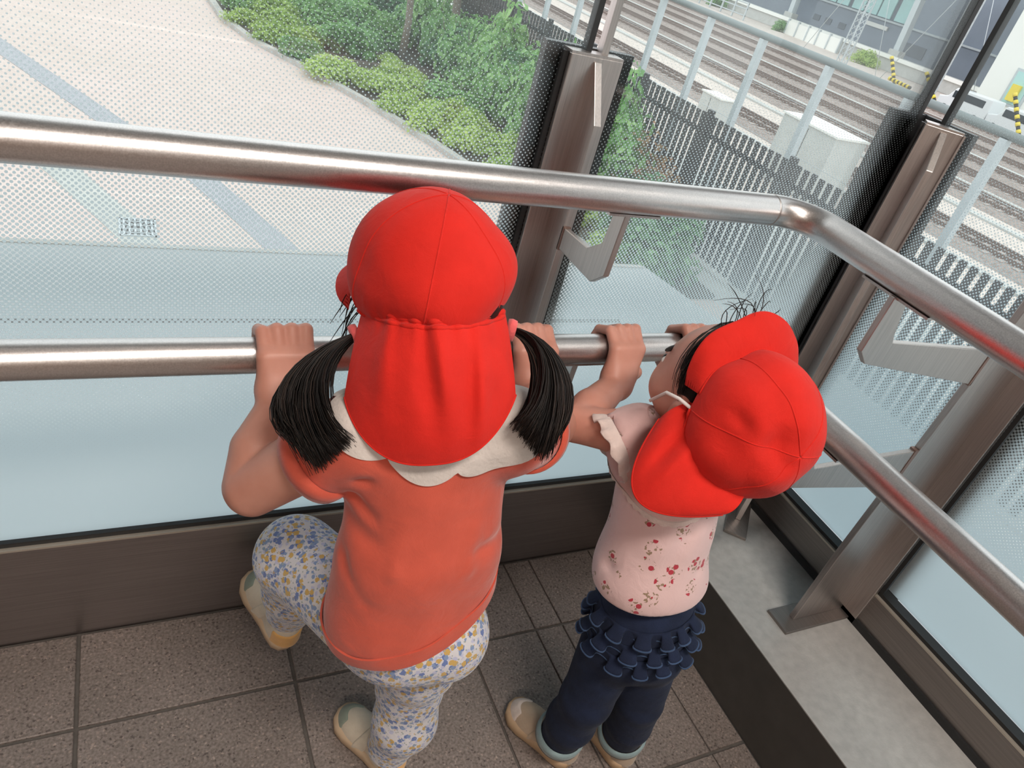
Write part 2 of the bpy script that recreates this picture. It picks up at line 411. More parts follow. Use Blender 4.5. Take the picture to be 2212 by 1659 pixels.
def post_corner():
    c = Vector((1.165, 0.805, 0)); n = Vector((1, 1, 0)).normalized(); s = Vector((1, -1, 0)).normalized()
    t = thing('steel_post', (1.165, 0.805, 0.166), 'brushed steel corner post set diagonally where the glass walls meet', 'post', 'steel glazing posts')
    def slab(a0, a1, w0, w1, z0, z1):
        m = MB(); vs = []
        for z in (z0, z1):
            for a, w in ((a0, w0), (a1, w0), (a1, w1), (a0, w1)): vs.append(c + n*a + s*w + Vector((0, 0, z)))
        return m.add(vs, [(0,3,2,1),(4,5,6,7),(0,1,5,4),(1,2,6,5),(2,3,7,6),(3,0,4,7)])
    bevel(slab(-0.002, 0.005, -0.030, 0.030, 0.166, 0.957).build('flange', 'post_steel', t), 0.001)
    slab(-0.009, 0.005, -0.0315, -0.0285, 0.166, 0.957).build('lip', 'post_steel', t)
    slab(-0.009, 0.005, 0.0285, 0.0315, 0.166, 0.957).build('lip', 'post_steel', t)
    slab(0.005, 0.016, -0.0360, -0.026, 0.2, 0.957).build('gasket', 'gasket', t)
    slab(0.005, 0.016, 0.026, 0.0360, 0.2, 0.957).build('gasket', 'gasket', t)
    slab(-0.002, 0.028, -0.030, 0.030, 0.957, 0.960).build('head_plate', 'post_steel', t)
    m = MB(); prof = [(-0.002, 0.172), (-0.002, 0.952), (-0.006, 0.952), (-0.055, 0.900), (-0.060, 0.74), (-0.105, 0.30), (-0.112, 0.172)]
    vs = [c + n*a + s*w + Vector((0, 0, z)) for w in (-0.00525, 0.00525) for a, z in prof]
    k = len(prof); fs = [tuple(range(k)), tuple(range(2*k-1, k-1, -1))] + [(i, i+k, (i+1) % k + k, (i+1) % k) for i in range(k)]
    bevel(m.add(vs, fs).build('web', 'post_steel', t), 0.0008)
    bevel(slab(-0.160, 0.0, -0.023, 0.023, 0.166, 0.172).build('base_plate', 'frame_steel', t), 0.001)
post_corner()

# ---------------------------------------------------------------- handrails
def handrail(z, label):
    r = 0.0198; bend = 0.055; cx, cy = 0.797, 0.680
    path = [(FX0, cy, z), (-1.5, cy, z), (0.0, cy, z), (0.4, cy, z), (cx - bend - 0.004, cy, z)]
    arc = []
    for k in range(0, 13):
        a = math.pi/2 * k/12
        arc.append((cx - bend + bend*math.sin(a), cy - bend + bend*math.cos(a), z))
    path += arc + [(cx, cy - bend - 0.004, z), (cx, 0.3, z), (cx, -1.0, z), (cx, FY0, z)]
    o = MB().tube(path, r, 40).build('handrail', 'rail_steel')
    tag(o, label, 'handrail', 'tubular steel handrails')
    for p in ((cx - bend - 0.003, cy, z), ):
        MB().tube([(p[0]-0.0012, p[1], z), (p[0]+0.0012, p[1], z)], r + 0.0003, 40, smooth=True).build('weld_ring', 'post_steel', o)
    return o
handrail(0.846, 'upper brushed steel handrail running above the hats and turning at the corner')
handrail(0.634, 'lower brushed steel handrail that both children hold on to')

# ---------------------------------------------------------------- ceiling lamps
def ceiling_lamp(x, y, lx, ly, label, power):
    t = thing('ceiling_light', (x, y, 2.72), label, 'ceiling light', 'ceiling lights')
    m = MB(); w = 0.03
    m.box((x-lx/2-w, y-ly/2-w, 2.66), (x+lx/2+w, y-ly/2, 2.72)); m.box((x-lx/2-w, y+ly/2, 2.66), (x+lx/2+w, y+ly/2+w, 2.72))
    m.box((x-lx/2-w, y-ly/2, 2.66), (x-lx/2, y+ly/2, 2.72)); m.box((x+lx/2, y-ly/2, 2.66), (x+lx/2+w, y+ly/2, 2.72))
    m.build('housing', 'fixture_white', t)
    MB().box((x-lx/2, y-ly/2, 2.685), (x+lx/2, y+ly/2, 2.70)).build('diffuser', 'lamp_diffuser', t)
    ld = bpy.data.lights.new('lamp_tube', 'AREA'); ld.shape = 'RECTANGLE'; ld.size = lx; ld.size_y = ly; ld.energy = power; ld.color = (1.0, 0.93, 0.85)
    lo = bpy.data.objects.new('lamp_tube', ld); COL.objects.link(lo); lo.parent = t; lo.location = (0, 0, -0.045)
ceiling_lamp(0.45, -0.75, 1.1, 0.32, 'flat ceiling light nearest to the front glass', 46)
ceiling_lamp(-1.2, -2.2, 1.6, 0.32, 'longer flat ceiling light, unseen and added at the back for fill', 54)  # unseen lamp added to light the room from behind
# ================================================================== outside
GZ = -4.9
def paving():
    m, nt, N, L, P = new_mat('paving')
    tc = N.new('ShaderNodeTexCoord')
    br = N.new('ShaderNodeTexBrick'); br.inputs['Scale'].default_value = 2.2
    br.inputs['Color1'].default_value = (0.64, 0.535, 0.495, 1); br.inputs['Color2'].default_value = (0.59, 0.485, 0.445, 1)
    br.inputs['Mortar'].default_value = (0.54, 0.46, 0.425, 1); br.inputs['Mortar Size'].default_value = 0.012
    L.new(tc.outputs['Object'], br.inputs['Vector'])
    no = N.new('ShaderNodeTexNoise'); no.inputs['Scale'].default_value = 0.25; no.inputs['Detail'].default_value = 5
    L.new(tc.outputs['Object'], no.inputs['Vector'])
    cr = ramp(N, [(0.3, (0.97, 0.96, 0.93)), (0.7, (1.04, 1.0, 1.0))]); L.new(no.outputs['Fac'], cr.inputs['Fac'])
    mu = N.new('ShaderNodeMix'); mu.data_type = 'RGBA'; mu.blend_type = 'MULTIPLY'; mu.inputs[0].default_value = 1
    L.new(br.outputs['Color'], mu.inputs[6]); L.new(cr.outputs['Color'], mu.inputs[7]); L.new(mu.outputs[2], P.inputs['Base Color'])
    P.inputs['Roughness'].default_value = 0.8
paving()
def stripe_mat():
    m, nt, N, L, P = new_mat('paving_band')
    tc = N.new('ShaderNodeTexCoord'); mp = N.new('ShaderNodeMapping'); mp.inputs['Scale'].default_value = (9, 1.3, 1); mp.inputs['Rotation'].default_value = (0, 0, R_(-27))
    L.new(tc.outputs['Object'], mp.inputs['Vector'])
    br = N.new('ShaderNodeTexBrick'); br.inputs['Scale'].default_value = 1.5
    br.inputs['Color1'].default_value = (0.30, 0.31, 0.33, 1); br.inputs['Color2'].default_value = (0.38, 0.38, 0.41, 1); br.inputs['Mortar'].default_value = (0.46, 0.46, 0.48, 1)
    L.new(mp.outputs['Vector'], br.inputs['Vector']); L.new(br.outputs['Color'], P.inputs['Base Color']); P.inputs['Roughness'].default_value = 0.8
stripe_mat()
simple('paving_band_pale', (0.48, 0.48, 0.45), 0.8, 0, 0.06, 3)
simple('kerb_stone', (0.44, 0.42, 0.39), 0.8, 0, 0.14, 2.5)
simple('soil', (0.060, 0.052, 0.036), 0.95, 0, 0.4, 2)
simple('roof_slab', (0.375, 0.39, 0.395), 0.75, 0, 0.03, 3)
simple('slab_gap', (0.10, 0.10, 0.10), 0.8)
simple('facade', (0.50, 0.48, 0.45), 0.8, 0, 0.06, 1)
simple('concrete', (0.50, 0.50, 0.48), 0.8, 0, 0.08, 2)
simple('box_grey', (0.56, 0.57, 0.55), 0.6, 0, 0.04, 2)
simple('picket_black', (0.035, 0.036, 0.040), 0.5)
simple('zinc', (0.52, 0.56, 0.58), 0.5, 0.2, 0.05, 3)
simple('net_bar', (0.22, 0.25, 0.25), 0.6)
simple('ballast', (0.60, 0.52, 0.47), 0.95, 0, 0.22, 7, detail=6)
simple('ballast_dark', (0.31, 0.255, 0.23), 0.95, 0, 0.35, 9, detail=6)
simple('rail_rust', (0.20, 0.15, 0.13), 0.5, 0.2)
simple('sleeper', (0.40, 0.34, 0.31), 0.9, 0, 0.2, 3)
simple('platform_white', (0.85, 0.84, 0.80), 0.6)
simple('wall_blue', (0.27, 0.31, 0.37), 0.7, 0, 0.06, 0.4)
simple('wall_dark', (0.16, 0.18, 0.21), 0.7, 0, 0.1, 0.4)
simple('pane_teal', (0.42, 0.66, 0.64), 0.15, 0, 0.06, 0.5)
simple('brown_cladding', (0.22, 0.12, 0.10), 0.7, 0, 0.12, 0.6)
simple('yellow_guard', (0.80, 0.62, 0.06), 0.5)
simple('black_band', (0.03, 0.03, 0.03), 0.5)
simple('vehicle_white', (0.75, 0.76, 0.77), 0.3)
simple('vehicle_glass', (0.05, 0.06, 0.07), 0.1)
simple('tyre', (0.02, 0.02, 0.02), 0.8)
simple('bark', (0.20, 0.165, 0.135), 0.9, 0, 0.3, 12, 0.4, 30)
simple('orange_sign', (0.75, 0.32, 0.10), 0.6)

def outside_ground():
    struct(MB().box((-40, -30, GZ-0.2), (11.0, 70, GZ)).build('plaza_paving', 'paving'))
    struct(MB().box((11.0, -30, GZ-0.2), (17.0, 110, GZ-0.01)).build('concrete_strip', 'concrete'))
    struct(MB().box((17.0, -40, GZ-0.2), (140, 200, GZ-0.02)).build('ballast_bed', 'ballast'))
    # two paving bands across the plaza
    def band(name, ctr, w, mat, dz):
        m = MB(); L_, R2 = [], []
        for i, p in enumerate(ctr):
            a = Vector(ctr[max(0, i-1)]); b = Vector(ctr[min(len(ctr)-1, i+1)]); d = (b-a).normalized(); n = Vector((-d.y, d.x))
            L_.append((p[0]+n.x*w/2, p[1]+n.y*w/2)); R2.append((p[0]-n.x*w/2, p[1]-n.y*w/2))
        poly = L_ + R2[::-1]
        return struct(m.prism(poly[::-1], 2, GZ-0.05, GZ+dz).build(name, mat))
    band('paving_band', [(-6.4, 29.5), (-3.2, 23.3), (-1.35, 19.7), (-0.1, 17.3), (1.3, 14.9), (2.36, 12.0), (3.4, 8.0), (4.0, 4.0)], 0.55, 'paving_band', 0.012)
    band('paving_band', [(-2.9, 18.4), (-0.95, 14.6), (0.12, 12.2), (1.2, 9.0), (2.0, 5.0)], 0.56, 'paving_band_pale', 0.010)
    struct(MB().box((-3.3, 21.3, GZ-0.05), (-2.75, 22.6, GZ+0.014)).build('paving_band', 'paving_band'))
    # drain grate set into the pale band
    t = thing('drain_grate', (0.14, 12.5, GZ), 'square grey drain grate set in the pale paving band', 'grate')
    m = MB(); x0, x1, y0, y1 = -0.14, 0.42, 12.2, 12.85
    m.box((x0, y0, GZ+0.012), (x1, y0+0.03, GZ+0.03)); m.box((x0, y1-0.03, GZ+0.012), (x1, y1, GZ+0.03)); m.box((x0, y0, GZ+0.012), (x0+0.03, y1, GZ+0.03)); m.box((x1-0.03, y0, GZ+0.012), (x1, y1, GZ+0.03))
    m.build('frame', 'zinc', t)
    MB().box((x0+0.02, y0+0.02, GZ+0.010), (x1-0.02, y1-0.02, GZ+0.014)).build('sump', 'slab_gap', t)
    for k in range(6): MB().box((x0+0.06+k*0.083, y0+0.02, GZ+0.014), (x0+0.092+k*0.083, y1-0.02, GZ+0.028)).build('bar', 'zinc', t)
    for k in range(4): MB().box((x0+0.02, y0+0.10+k*0.14, GZ+0.014), (x1-0.02, y0+0.125+k*0.14, GZ+0.026)).build('cross_bar', 'zinc', t)
outside_ground()

KERB = [(1.6, 60), (2.2, 44), (2.75, 36), (3.0, 32.0), (3.15, 29.2), (3.75, 26.7), (4.9, 24.4), (6.25, 21.3), (7.36, 18.2), (8.1, 15.6), (8.9, 12.5), (9.3, 10.5)]
def kerb_x(y):
    for (xa, ya), (xb, yb) in zip(KERB, KERB[1:]):
        if yb <= y <= ya: return xa + (xb-xa)*(ya-y)/(ya-yb)
    return KERB[0][0] if y > KERB[0][1] else KERB[-1][0]
def bed():
    m = MB(); w = 0.24
    fine = []
    for (a, b) in zip(KERB, KERB[1:]):
        for k in range(4): fine.append((a[0]+(b[0]-a[0])*k/4, a[1]+(b[1]-a[1])*k/4))
    fine.append(KERB[-1])
    L_ = [(x-w/2, y) for x, y in fine]; Rr = [(x+w/2, y) for x, y in fine]
    m.prism((L_ + Rr[::-1])[::-1], 2, GZ-0.1, GZ+0.14)
    struct(m.build('kerb', 'kerb_stone'))
    poly = [(x+w/2-0.02, y) for x, y in fine] + [(11.0, 10.5), (11.0, 60)]
    struct(MB().prism(poly[::-1], 2, GZ-0.1, GZ+0.10).build('planting_bed', 'soil'))
bed()

# the building below the lookout, and the low roof slab in front of the glass
struct(MB().box((-12, -12, GZ), (1.12, 0.80, -0.32)).build('wall_facade', 'facade'))
slab = struct(MB().prism([(-7, 0.90), (-7, 2.98), (2.52, 2.98), (2.60, 2.55), (2.68, 2.25), (2.82, 0.2), (2.9, -4), (1.22, -4), (1.22, 0.90)][::-1], 2, -0.62, -0.40).build('roof_slab', 'roof_slab'))
MB().box((-7, 2.40, -0.402), (2.02, 2.425, -0.399)).build('drain_gap', 'slab_gap', slab)
MB().box((1.995, 1.0, -0.402), (2.02, 2.40, -0.399)).build('drain_gap', 'slab_gap', slab)
MB().prism([(-7, 2.955), (-7, 2.985), (2.50, 2.985), (2.50, 2.955)][::-1], 2, -0.42, -0.395).build('edge_trim', 'kerb_stone', slab)
struct(MB().box((-7, 0.88, -0.62), (1.22, 0.92, 0.19)).build('wall_sill', 'roof_slab'))

# ---------------------------------------------------------------- foliage
def leaf_mat(name, dark, mid, light):
    m, nt, N, L, P = new_mat(name)
    out = N['Material Output']
    geo = N.new('ShaderNodeNewGeometry'); oi = N.new('ShaderNodeObjectInfo')
    cr = ramp(N, [(0.0, dark), (0.45, mid), (1.0, light)])
    L.new(math_node(N, L, 'MULTIPLY_ADD', oi.outputs['Random'], 0.35, math_node(N, L, 'MULTIPLY', geo.outputs['Random Per Island'], 0.7)), cr.inputs['Fac'])
    P.inputs['Roughness'].default_value = 0.5
    L.new(cr.outputs['Color'], P.inputs['Base Color'])
    tl = N.new('ShaderNodeBsdfTranslucent'); L.new(cr.outputs['Color'], tl.inputs['Color'])
    mx = N.new('ShaderNodeMixShader'); mx.inputs[0].default_value = 0.35
    L.new(P.outputs[0], mx.inputs[1]); L.new(tl.outputs[0], mx.inputs[2]); L.new(mx.outputs[0], out.inputs['Surface'])
leaf_mat('leaf_bright', (0.20, 0.33, 0.08), (0.40, 0.56, 0.15), (0.58, 0.70, 0.24))
leaf_mat('leaf_mid', (0.08, 0.20, 0.06), (0.20, 0.40, 0.14), (0.36, 0.56, 0.22))
leaf_mat('leaf_dark', (0.04, 0.12, 0.05), (0.10, 0.26, 0.11), (0.22, 0.42, 0.18))
leaf_mat('leaf_rust', (0.16, 0.10, 0.05), (0.30, 0.20, 0.09), (0.42, 0.20, 0.10))
def leaf_cloud(n, rx, ry, rz, size, seed, hollow=0.55, lumps=9):
    """leaves on the skin of a lumpy crown; origin at its base"""
    r = np.random.RandomState(seed)
    cs = r.normal(size=(lumps, 3)); cs /= np.linalg.norm(cs, axis=1)[:, None]; cs[:, 2] = np.abs(cs[:, 2])*0.8
    cs = cs * r.uniform(0.25, 0.80, size=(lumps, 1)); rad = r.uniform(0.16, 0.5, lumps)
    k = r.randint(0, lumps, n); d = r.normal(size=(n, 3)); d /= np.linalg.norm(d, axis=1)[:, None]
    d[:, 2] = np.where(d[:, 2] < -0.3, -d[:, 2], d[:, 2])
    p = cs[k] + d * (rad[k] * r.uniform(hollow, 1.0, n) ** 0.5)[:, None]
    p[:, 2] = np.maximum(p[:, 2] + 0.05, 0.0)
    P3 = p * np.array([rx, ry, rz]) / 0.95
    nrm = d + r.normal(size=(n, 3))*0.5 + np.array([0, 0, 0.5]); nrm /= np.linalg.norm(nrm, axis=1)[:, None]
    t = np.cross(nrm, r.normal(size=(n, 3))); t /= np.linalg.norm(t, axis=1)[:, None]; b = np.cross(nrm, t)
    s = size * r.uniform(0.6, 1.25, n)[:, None]
    v = np.empty((n, 4, 3)); v[:, 0] = P3 - t*s; v[:, 1] = P3 + b*s*0.5 + nrm*s*0.12; v[:, 2] = P3 + t*s; v[:, 3] = P3 - b*s*0.5 + nrm*s*0.12
    me = bpy.data.meshes.new('foliage')
    me.from_pydata(v.reshape(-1, 3).tolist(), [], np.arange(n*4).reshape(n, 4).tolist()); me.update()
    return me
def stems_mesh(h, spread, n, rad, seed):
    m = MB(); r = random.Random(seed)
    for i in range(n):
        a = r.uniform(0, 6.28); q = r.uniform(0.2, 1.0)*spread
        m.tube([(0.05*math.cos(a), 0.05*math.sin(a), 0), (q*0.5*math.cos(a), q*0.5*math.sin(a), h*0.5), (q*math.cos(a), q*math.sin(a), h)], [rad, rad*0.8, rad*0.4], 5)
    return m.mesh('stems')
LEAFSETS = {}
ORD = ['first', 'second', 'third', 'fourth', 'fifth', 'sixth', 'seventh', 'eighth', 'ninth', 'tenth', 'eleventh', 'twelfth', 'thirteenth', 'fourteenth', 'fifteenth', 'sixteenth', 'seventeenth', 'eighteenth', 'nineteenth', 'twentieth', 'twenty-first', 'twenty-second', 'twenty-third', 'twenty-fourth', 'twenty-fifth', 'twenty-sixth']
ROWN = {}
def shrub(x, y, kind, scale, row='by the fence', z=GZ+0.08, zs=1.0):
    variants = {'low': ('leaf_bright', 1.0, 1.0, 0.80, 0.075, 3000), 'mid': ('leaf_mid', 1.0, 1.0, 1.05, 0.085, 2800), 'tall': ('leaf_dark', 1.0, 1.0, 1.50, 0.10, 2800), 'rust': ('leaf_rust', 1.0, 1.0, 1.9, 0.07, 700)}
    mat, rx, ry, rz, sz, n = variants[kind]
    vi = rng.randrange(3); key = (kind, vi)
    if key not in LEAFSETS:
        me = leaf_cloud(n, rx, ry, rz, sz, hash(kind) % 1 + {'low': 10, 'mid': 20, 'tall': 30, 'rust': 40}[kind] + vi, lumps={'low': 30, 'mid': 26, 'tall': 24, 'rust': 8}[kind], hollow=0.15); me.materials.append(MATS[mat])
        st = stems_mesh(rz*0.7, 0.55, 7, 0.018, vi); st.materials.append(MATS['bark'])
        LEAFSETS[key] = (me, st)
    me, st = LEAFSETS[key]
    info = {'low': ('low_shrub', 'low yellow-green shrub in the bed along the curved kerb', 'low shrubs along the kerb'),
            'mid': ('leafy_shrub', 'fresh green leafy shrub in the middle of the planting bed', 'leafy shrubs of the planting bed'),
            'tall': ('tall_shrub', 'tall dark green bush in front of the black picket fence', 'dark bushes before the picket fence'),
            'rust': ('sparse_shrub', 'sparse reddish bush leaning on the black picket fence', 'reddish bushes at the picket fence')}[kind]
    k_ = (info[0], row); ROWN[k_] = ROWN.get(k_, 0) + 1
    desc = {'low': 'low yellow-green shrub', 'mid': 'fresh green leafy shrub', 'tall': 'tall dark green bush', 'rust': 'sparse reddish bush'}[kind]
    t = thing(info[0], (x, y, z), desc + ' ' + row + ', ' + ORD[ROWN[k_]-1] + ' from the near end', 'shrub', info[2])
    t.rotation_euler = (0, 0, rng.uniform(0, 6.28)); s = scale; t.scale = (s, s, s*zs*rng.uniform(0.85, 1.1))
    for nm, mm in (('foliage', me), ('stems', st)):
        o = bpy.data.objects.new(nm, mm); COL.objects.link(o); o.parent = t
        if nm == 'foliage': o['kind'] = 'stuff'
def plant_all():
    y = 12.2
    while y < 56:
        kx = kerb_x(y)
        for off, kind, sc in ((0.75, 'low', 0.78), (2.0, 'low', 0.9), (3.5, 'mid', 1.05), (5.2, 'mid', 1.15), (6.9, 'tall', 1.2), (8.6, 'tall', 1.25)):
            x = kx + off + rng.uniform(-0.25, 0.25)
            if math.hypot(x-8.25, y-25.0) < 2.2: continue
            k2 = kind
            if x > 9.9: continue
            if y < 17.5 and off > 0.8: k2 = 'mid' if off < 2.5 else 'tall'
            if y > 24 and off < 3 and rng.random() < 0.25: k2 = 'mid'
            row = {0.75: 'in the row along the kerb', 2.0: 'in the second row from the kerb', 3.5: 'in the third row from the kerb', 5.2: 'in the fourth row from the kerb', 6.9: 'in the fifth row from the kerb', 8.6: 'in the sixth row from the kerb'}[off]
            shrub(x, y + rng.uniform(-0.4, 0.4), k2, sc*rng.uniform(0.88, 1.15), row)
        y += 1.45 if y < 24 else 1.8 if y < 36 else 2.6
    for (x, y, s) in ((11.2, 12.9, 0.9), (11.25, 13.9, 1.2), (11.2, 14.9, 1.25)): shrub(x, y, 'rust', s)
    for (x, y, s) in ((10.0, 11.6, 1.0), (10.2, 12.5, 1.1), (10.9, 21.6, 1.5), (10.9, 26.0, 1.5), (10.9, 31.0, 1.6)): shrub(x, y, 'tall', s)
plant_all()
def extra_green():
    for (x, y, s, q) in ((10.35, 13.6, 1.1, 1.2), (10.6, 15.0, 1.2, 1.7), (10.9, 15.9, 1.2, 2.2), (10.8, 17.0, 1.35, 2.4), (10.8, 18.6, 1.4, 2.1), (10.7, 20.6, 1.4, 1.9), (10.7, 22.6, 1.4, 1.9), (10.7, 24.8, 1.4, 1.9), (10.8, 27.2, 1.4, 1.9), (10.8, 29.6, 1.4, 1.9)): shrub(x, y, 'mid', s, zs=q)
    for (x, y) in ((7.6, 24.2), (8.1, 25.3), (8.6, 24.4), (8.3, 26.2)): shrub(x, y, 'low', 0.55, 'below the slim tree trunk')
extra_green()
def tree(x, y, h, r, label, lean, seed):
    t = thing('tree', (x, y, GZ+0.08), label, 'tree', 'trees in the planting bed')
    b = Vector((x, y, GZ+0.05)); top = b + Vector((lean[0], lean[1], h))
    pts = [b, b*0.7+top*0.3+Vector((0.05, 0, 0)), b*0.35+top*0.65+Vector((-0.04, 0.03, 0)), top]
    tr = MB().tube(pts, [r*1.25, r, r*0.85, r*0.55], 10).build('trunk', 'bark', t)
    for k in range(4):
        a = k*1.7+seed; p = pts[2]
        MB().tube([p, p+Vector((0.5*math.cos(a), 0.5*math.sin(a), 0.9)), p+Vector((1.0*math.cos(a), 1.0*math.sin(a), 1.5))], [r*0.5, r*0.35, r*0.15], 6).build('branch', 'bark', tr)
    me = leaf_cloud(3000, 1.9, 1.9, 1.9, 0.085, 70+seed); me.materials.append(MATS['leaf_mid'])
    o = bpy.data.objects.new('foliage', me); COL.objects.link(o); o.parent = t; o['kind'] = 'stuff'
    o.location = (lean[0], lean[1], h - 0.5)
tree(8.9, 27.0, 4.4, 0.125, 'slim bare-stemmed tree nearer the kerb in the planting bed', (0.1, 0.3), 1)
tree(11.2, 28.5, 4.6, 0.17, 'thicker tree trunk close to the far end of the picket fence', (0.0, 0.2), 2)

# ---------------------------------------------------------------- black picket fence
def picket_fence():
    X = 12.0
    t = thing('picket_fence', (X, 14, GZ), 'tall black picket fence between the planting bed and the railway', 'fence')
    me = MB().box((-0.02, -0.064, 0.0), (0.02, 0.064, 2.92)).mesh('picket'); me.materials.append(MATS['picket_black'])
    y = 3.9; i = 0
    while y < 31.0:
        if i % 13 != 6:
            o = bpy.data.objects.new('picket', me); COL.objects.link(o); o.parent = t
            o.location = (0, y - 14, rng.uniform(-0.01, 0.01))
        else:
            bevel(MB().box((X-0.05, y-0.09, GZ), (X+0.06, y+0.09, GZ+3.02)).build('fence_post', 'picket_black', t), 0.01, 1)
        y += 0.222; i += 1
    MB().box((X+0.02, 3.8, GZ+2.45), (X+0.07, 31, GZ+2.55)).build('upper_rail', 'picket_black', t)
    MB().box((X+0.02, 3.8, GZ+0.60), (X+0.07, 31, GZ+0.66)).build('lower_rail', 'zinc', t)
    struct(MB().box((X-0.25, 3.5, GZ-0.1), (X+0.25, 31, GZ+0.06)).build('fence_footing', 'concrete'))
picket_fence()
def net_fence():
    X = 15.0
    t = thing('net_fence', (X, 14, GZ), 'pale grey posts joined by a top bar between picket fence and tracks', 'fence')
    me = MB().box((-0.085, -0.085, 0), (0.085, 0.085, 4.42)).mesh('post'); me.materials.append(MATS['zinc'])
    for y in (1.9, 4.25, 6.7, 9.1, 11.5, 13.95, 16.45, 18.8, 21.3, 23.8, 26.3, 28.8, 31.3, 33.8, 36.3):
        o = bpy.data.objects.new('post', me); COL.objects.link(o); o.parent = t; o.location = (0, y-14, 0)
    MB().tube([(X, 0, GZ+4.50), (X, 45, GZ+4.50)], 0.085, 8).build('top_bar', 'net_bar', t)
    for k, z in enumerate((1.2, 2.3, 3.4)): MB().tube([(X, 0, GZ+z), (X, 45, GZ+z)], 0.006, 4).build('wire', 'zinc', t)
net_fence()

# ---------------------------------------------------------------- tracks
def tracks():
    for i, (xc, lab) in enumerate(((25.9, 'railway track nearest to the fence posts'), (33.0, 'second railway track beyond the pale walkway'), (37.2, 'third railway track counted from the fence posts'), (41.4, 'fourth railway track counted from the fence posts'), (46.0, 'fifth railway track counted from the fence posts'), (50.6, 'sixth railway track, just before the far lineside strip'), (55.4, 'railway track farthest from the fence posts'))):
        t = thing('railway_track', (xc, 40, GZ), lab, 'railway track', 'railway tracks')
        bed_ = MB().prism([(xc-1.75, GZ-0.02), (xc-1.35, GZ+0.10), (xc+1.35, GZ+0.10), (xc+1.75, GZ-0.02)], 1, -20, 150).build('track_bed', 'ballast_dark', t)
        for s in (-0.55, 0.55):
            MB().prism([(xc+s-0.05, GZ+0.10), (xc+s-0.035, GZ+0.26), (xc+s+0.035, GZ+0.26), (xc+s+0.05, GZ+0.10)], 1, -20, 150).build('rail', 'rail_rust', t)
        for s in (-0.32, 0.32):
            if i % 2 == 0: MB().box((xc+s-0.03, -20, GZ+0.12), (xc+s+0.03, 150, GZ+0.2)).build('guard_rail', 'rail_rust', t)
        m = MB(); y = 0.0
        while y < 100: m.box((xc-1.0, y, GZ+0.08), (xc+1.0, y+0.24, GZ+0.13)); y += 0.62
        tag(m.build('sleepers', 'sleeper', t), kind='stuff')
    for x, w, nm in ((23.1, 0.45, 'cable_trough'), (30.0, 0.5, 'cable_trough'), (35.1, 0.35, 'cable_trough'), (43.7, 0.5, 'cable_trough'), (53.0, 0.5, 'cable_trough'), (58.5, 0.8, 'cable_trough')):
        struct(MB().box((x-w/2, -20, GZ-0.1), (x+w/2, 150, GZ+0.06)).build(nm, 'concrete'))
tracks()
def cabinet(a, b, label):
    t = thing('trackside_cabinet', ((a[0]+b[0])/2, (a[1]+b[1])/2, GZ), label, 'cabinet', 'trackside cabinets')
    MB().box((a[0], a[1], GZ), (b[0], b[1], b[2])).build('body', 'box_grey', t)
    MB().box((a[0]-0.06, a[1]-0.06, b[2]), (b[0]+0.06, b[1]+0.06, b[2]+0.06)).build('lid', 'platform_white', t)
    MB().box((a[0]-0.01, (a[1]+b[1])/2-0.01, GZ+0.2), (a[0]+0.005, (a[1]+b[1])/2+0.01, b[2]-0.1)).build('door_joint', 'slab_gap', t)
cabinet((19.8, 16.9, 0), (21.2, 19.4, -2.75), 'large pale grey trackside box behind the picket fence')
cabinet((22.2, 25.4, 0), (23.0, 26.7, -3.9), 'small pale grey trackside box between two fence posts')

